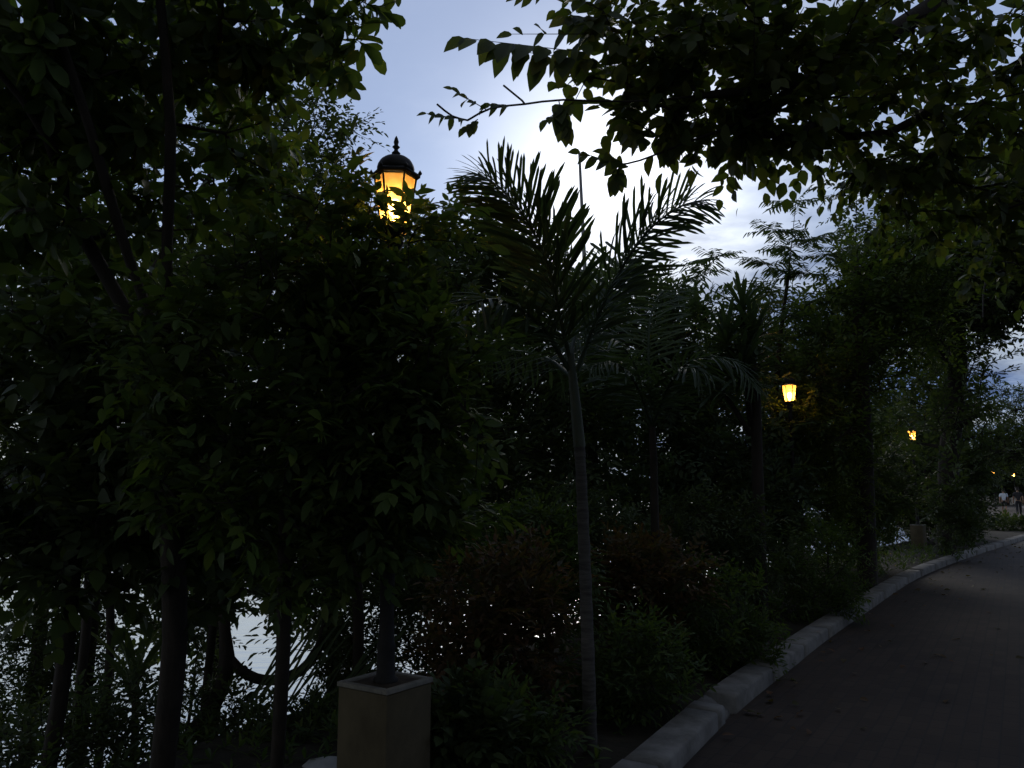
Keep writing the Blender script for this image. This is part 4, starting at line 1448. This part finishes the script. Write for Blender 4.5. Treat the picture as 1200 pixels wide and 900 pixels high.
# low ground cover between the shrubs: nobody could count it
rng = np.random.default_rng(60)
gpnt = []
while len(gpnt) < 2600:
    i = int(rng.integers(8, min(len(KL), 120)))
    o = rng.uniform(0.34, 3.4)
    q = KL[i] + KN[i] * o
    if np.hypot(q[0] - L1[0], q[1] - L1[1]) < 0.3:
        continue
    gpnt.append((q[0] + rng.normal(0, 0.06), q[1] + rng.normal(0, 0.06), ground_z(q[0], q[1]) + rng.uniform(0.0, 0.14)))
gpnt = np.array(gpnt)
P, D, N, SZ = spray(gpnt, np.tile([[0, 0, 1.0]], (len(gpnt), 1)) + rng.normal(0, 0.3, (len(gpnt), 3)), 'rosette', 7, 0.075, rng, 0.1)
tag(leaves('ground_cover', T_LANCE, P, D, N, SZ, M['leaf'], None, rng), kind='stuff')

# ------------------------------------------------------------------ the two walkers
def skin_mesh(name, verts, edges, rads, mat, parent, root_i=0, sub=1):
    me = bpy.data.meshes.new(name)
    pl = Vector(parent_loc(parent)) if parent else Vector((0, 0, 0))
    me.from_pydata([tuple(Vector(v) - pl) for v in verts], edges, [])
    o = bpy.data.objects.new(name, me)
    C.objects.link(o)
    o.parent = parent
    o.modifiers.new('skin', 'SKIN')
    for i, r_ in enumerate(rads):
        me.skin_vertices[0].data[i].radius = (r_, r_) if isinstance(r_, float) else r_
    me.skin_vertices[0].data[root_i].use_root = True
    sb = o.modifiers.new('smooth', 'SUBSURF')
    sb.levels = sb.render_levels = sub
    me.materials.append(mat)
    return o


def walker(loc, head, stride, label, top_mat, leg_mat, shorts, h=1.68):
    s = h / 1.7
    f = Vector((math.cos(head), math.sin(head), 0))
    l = Vector((-f.y, f.x, 0))
    z = Vector((0, 0, 1))
    o = Vector(loc)
    root = empty('person', loc, label, 'person')

    def p(a, b, c):
        return o + (f * a + l * b + z * c) * s

    J = [p(0, 0, .95), p(.01, 0, 1.12), p(.02, 0, 1.32), p(.03, 0, 1.43), p(.05, 0, 1.50), p(.06, 0, 1.60), p(.06, 0, 1.68)]
    E = [(0, 1), (1, 2), (2, 3), (3, 4), (4, 5), (5, 6)]
    Rr = [(.115, .15), (.10, .135), (.11, .165), (.06, .10), .052, .088, .06]
    for sg in (1, -1):
        st_ = stride * sg
        k = len(J)
        J += [p(0, .09 * sg, .86), p(.10 * st_ + .03, .095 * sg, .50), p(.26 * st_ - .04, .095 * sg, .10), p(.26 * st_ - .06, .095 * sg, .045), p(.26 * st_ + .10, .11 * sg, .03)]
        E += [(0, k), (k, k + 1), (k + 1, k + 2), (k + 2, k + 3), (k + 3, k + 4)]
        Rr += [.085, .056, .038, .04, .03]
        k = len(J)
        J += [p(.02, .18 * sg, 1.38), p(-.06 * st_, .235 * sg, 1.12), p(-.14 * st_ + .06, .25 * sg, .90), p(-.15 * st_ + .09, .245 * sg, .82), p(-.15 * st_ + .10, .24 * sg, .75)]
        E += [(2, k), (k, k + 1), (k + 1, k + 2), (k + 2, k + 3), (k + 3, k + 4)]
        Rr += [.058, .044, .03, .034, .018]
    body = skin_mesh('body', J, E, [r_ * s if isinstance(r_, float) else (r_[0] * s, r_[1] * s) for r_ in Rr], M['skin'], root, 0, 2)
    e_ = 0.018
    JS = [p(0, 0, .93), p(.01, 0, 1.12), p(.02, 0, 1.32), p(.03, 0, 1.42)]
    ES = [(0, 1), (1, 2), (2, 3)]
    RS = [(.13, .17), (.118, .155), (.125, .18), (.075, .12)]
    for sg in (1, -1):
        k = len(JS)
        JS += [p(.02, .18 * sg, 1.38), p(-.04 * stride * sg, .225 * sg, 1.17)]
        ES += [(2, k), (k, k + 1)]
        RS += [.075, .066]
    skin_mesh('shirt', JS, ES, [r_ * s if isinstance(r_, float) else (r_[0] * s, r_[1] * s) for r_ in RS], top_mat, root, 1, 2)
    JT = [p(0, 0, .96), p(0, 0, .90)]
    ET = [(0, 1)]
    RT = [(.13, .165), (.125, .16)]
    for sg in (1, -1):
        st_ = stride * sg
        k = len(JT)
        JT += [p(0, .09 * sg, .84), p(.10 * st_ + .03, .095 * sg, .52)]
        ET += [(1, k), (k, k + 1)]
        RT += [.10, .078]
        if not shorts:
            JT.append(p(.26 * st_ - .04, .095 * sg, .10))
            ET.append((k + 1, k + 2))
            RT.append(.062)
    skin_mesh('shorts' if shorts else 'trousers', JT, ET, [r_ * s if isinstance(r_, float) else (r_[0] * s, r_[1] * s) for r_ in RT], leg_mat, root, 0, 2)
    skin_mesh('hair', [p(.03, 0, 1.56), p(.04, 0, 1.65), p(.05, 0, 1.70)], [(0, 1), (1, 2)], [.075 * s, .098 * s, .07 * s], M['hair'], root, 1, 2)
    return root


w1 = at(1178, 606, 55.0)
walker((w1[0], w1[1], 0.02), R(60), 1.0, 'person in a pale blue top and dark shorts walking away along the path', M['shirt_blue'], M['cloth_dark'], True, 1.66)
w2 = at(1195, 608, 51.0)
walker((w2[0], w2[1], 0.02), R(62), -0.8, 'person in dark clothes walking at the very right edge', M['cloth_dark'], M['cloth_dark'], False, 1.76)

# unseen trees added beside the path and behind the camera to block sky light
for i, (x, y, rad_, z0, z1, n) in enumerate(((-4.6, 0.6, 2.6, 3.0, 7.5, 110), (-6.0, -5.5, 3.6, 2.5, 9.0, 130), (6.2, -2.0, 3.4, 3.2, 9.0, 130), (1.0, -9.0, 4.2, 1.5, 9.0, 150), (8.5, -8.0, 4.0, 2.0, 9.0, 110),
                                           (10.2, 9.5, 3.4, 3.6, 9.0, 130), (15.0, 16.0, 3.6, 4.0, 9.5, 120), (9.5, 3.0, 3.2, 1.5, 8.0, 110))):
    r_ = np.random.default_rng(500 + i)
    q = unit(r_.normal(size=(n, 3))) * (r_.uniform(0.2, 1, n) ** 0.4)[:, None]
    wt = np.array([x, y, (z0 + z1) / 2]) + q * np.array([rad_, rad_, (z1 - z0) / 2])
    b = np.array([x, y, ground_z(x, y)])
    plant('added_shade_tree', 'unseen dense tree added beyond the frame to shade the near path', 'tree', b, [[b, np.array([x + .1, y, 1.5]), np.array([x, y + .15, z0 + 1.0]), np.array([x + .1, y, (z0 + z1) / 2])]],
          [], 0, T_OVATE, 0.24, 9, M['leaf_dark'], M['bark_dark'], 520 + i, r0=0.2, r_tip=0.006, sub=3, sub_r=0.7, twig=0.6, seg=0.5, wtips=wt, group='unseen trees added to shade the near path')

# dry leaves blown against the kerb and over the paving
rng = np.random.default_rng(91)
fl = []
while len(fl) < 260:
    i = int(rng.integers(8, 150))
    o = -abs(rng.normal(0, 0.7)) if rng.uniform() < 0.7 else -rng.uniform(0.1, 3.9)
    if o < -3.9 or o > -0.04:
        continue
    q = KL[i] + KN[i] * o
    fl.append((q[0], q[1], 0.034))
fl = np.array(fl)
n = len(fl)
tag(leaves('fallen_leaves', T_OVATE, fl, np.concatenate([rng.normal(0, 1, (n, 2)), rng.normal(0.05, 0.12, (n, 1))], 1), np.tile([[0, 0, 1.0]], (n, 1)) + rng.normal(0, 0.25, (n, 3)),
           rng.uniform(0.04, 0.10, n), M['leaf_red'], None, rng), kind='stuff')
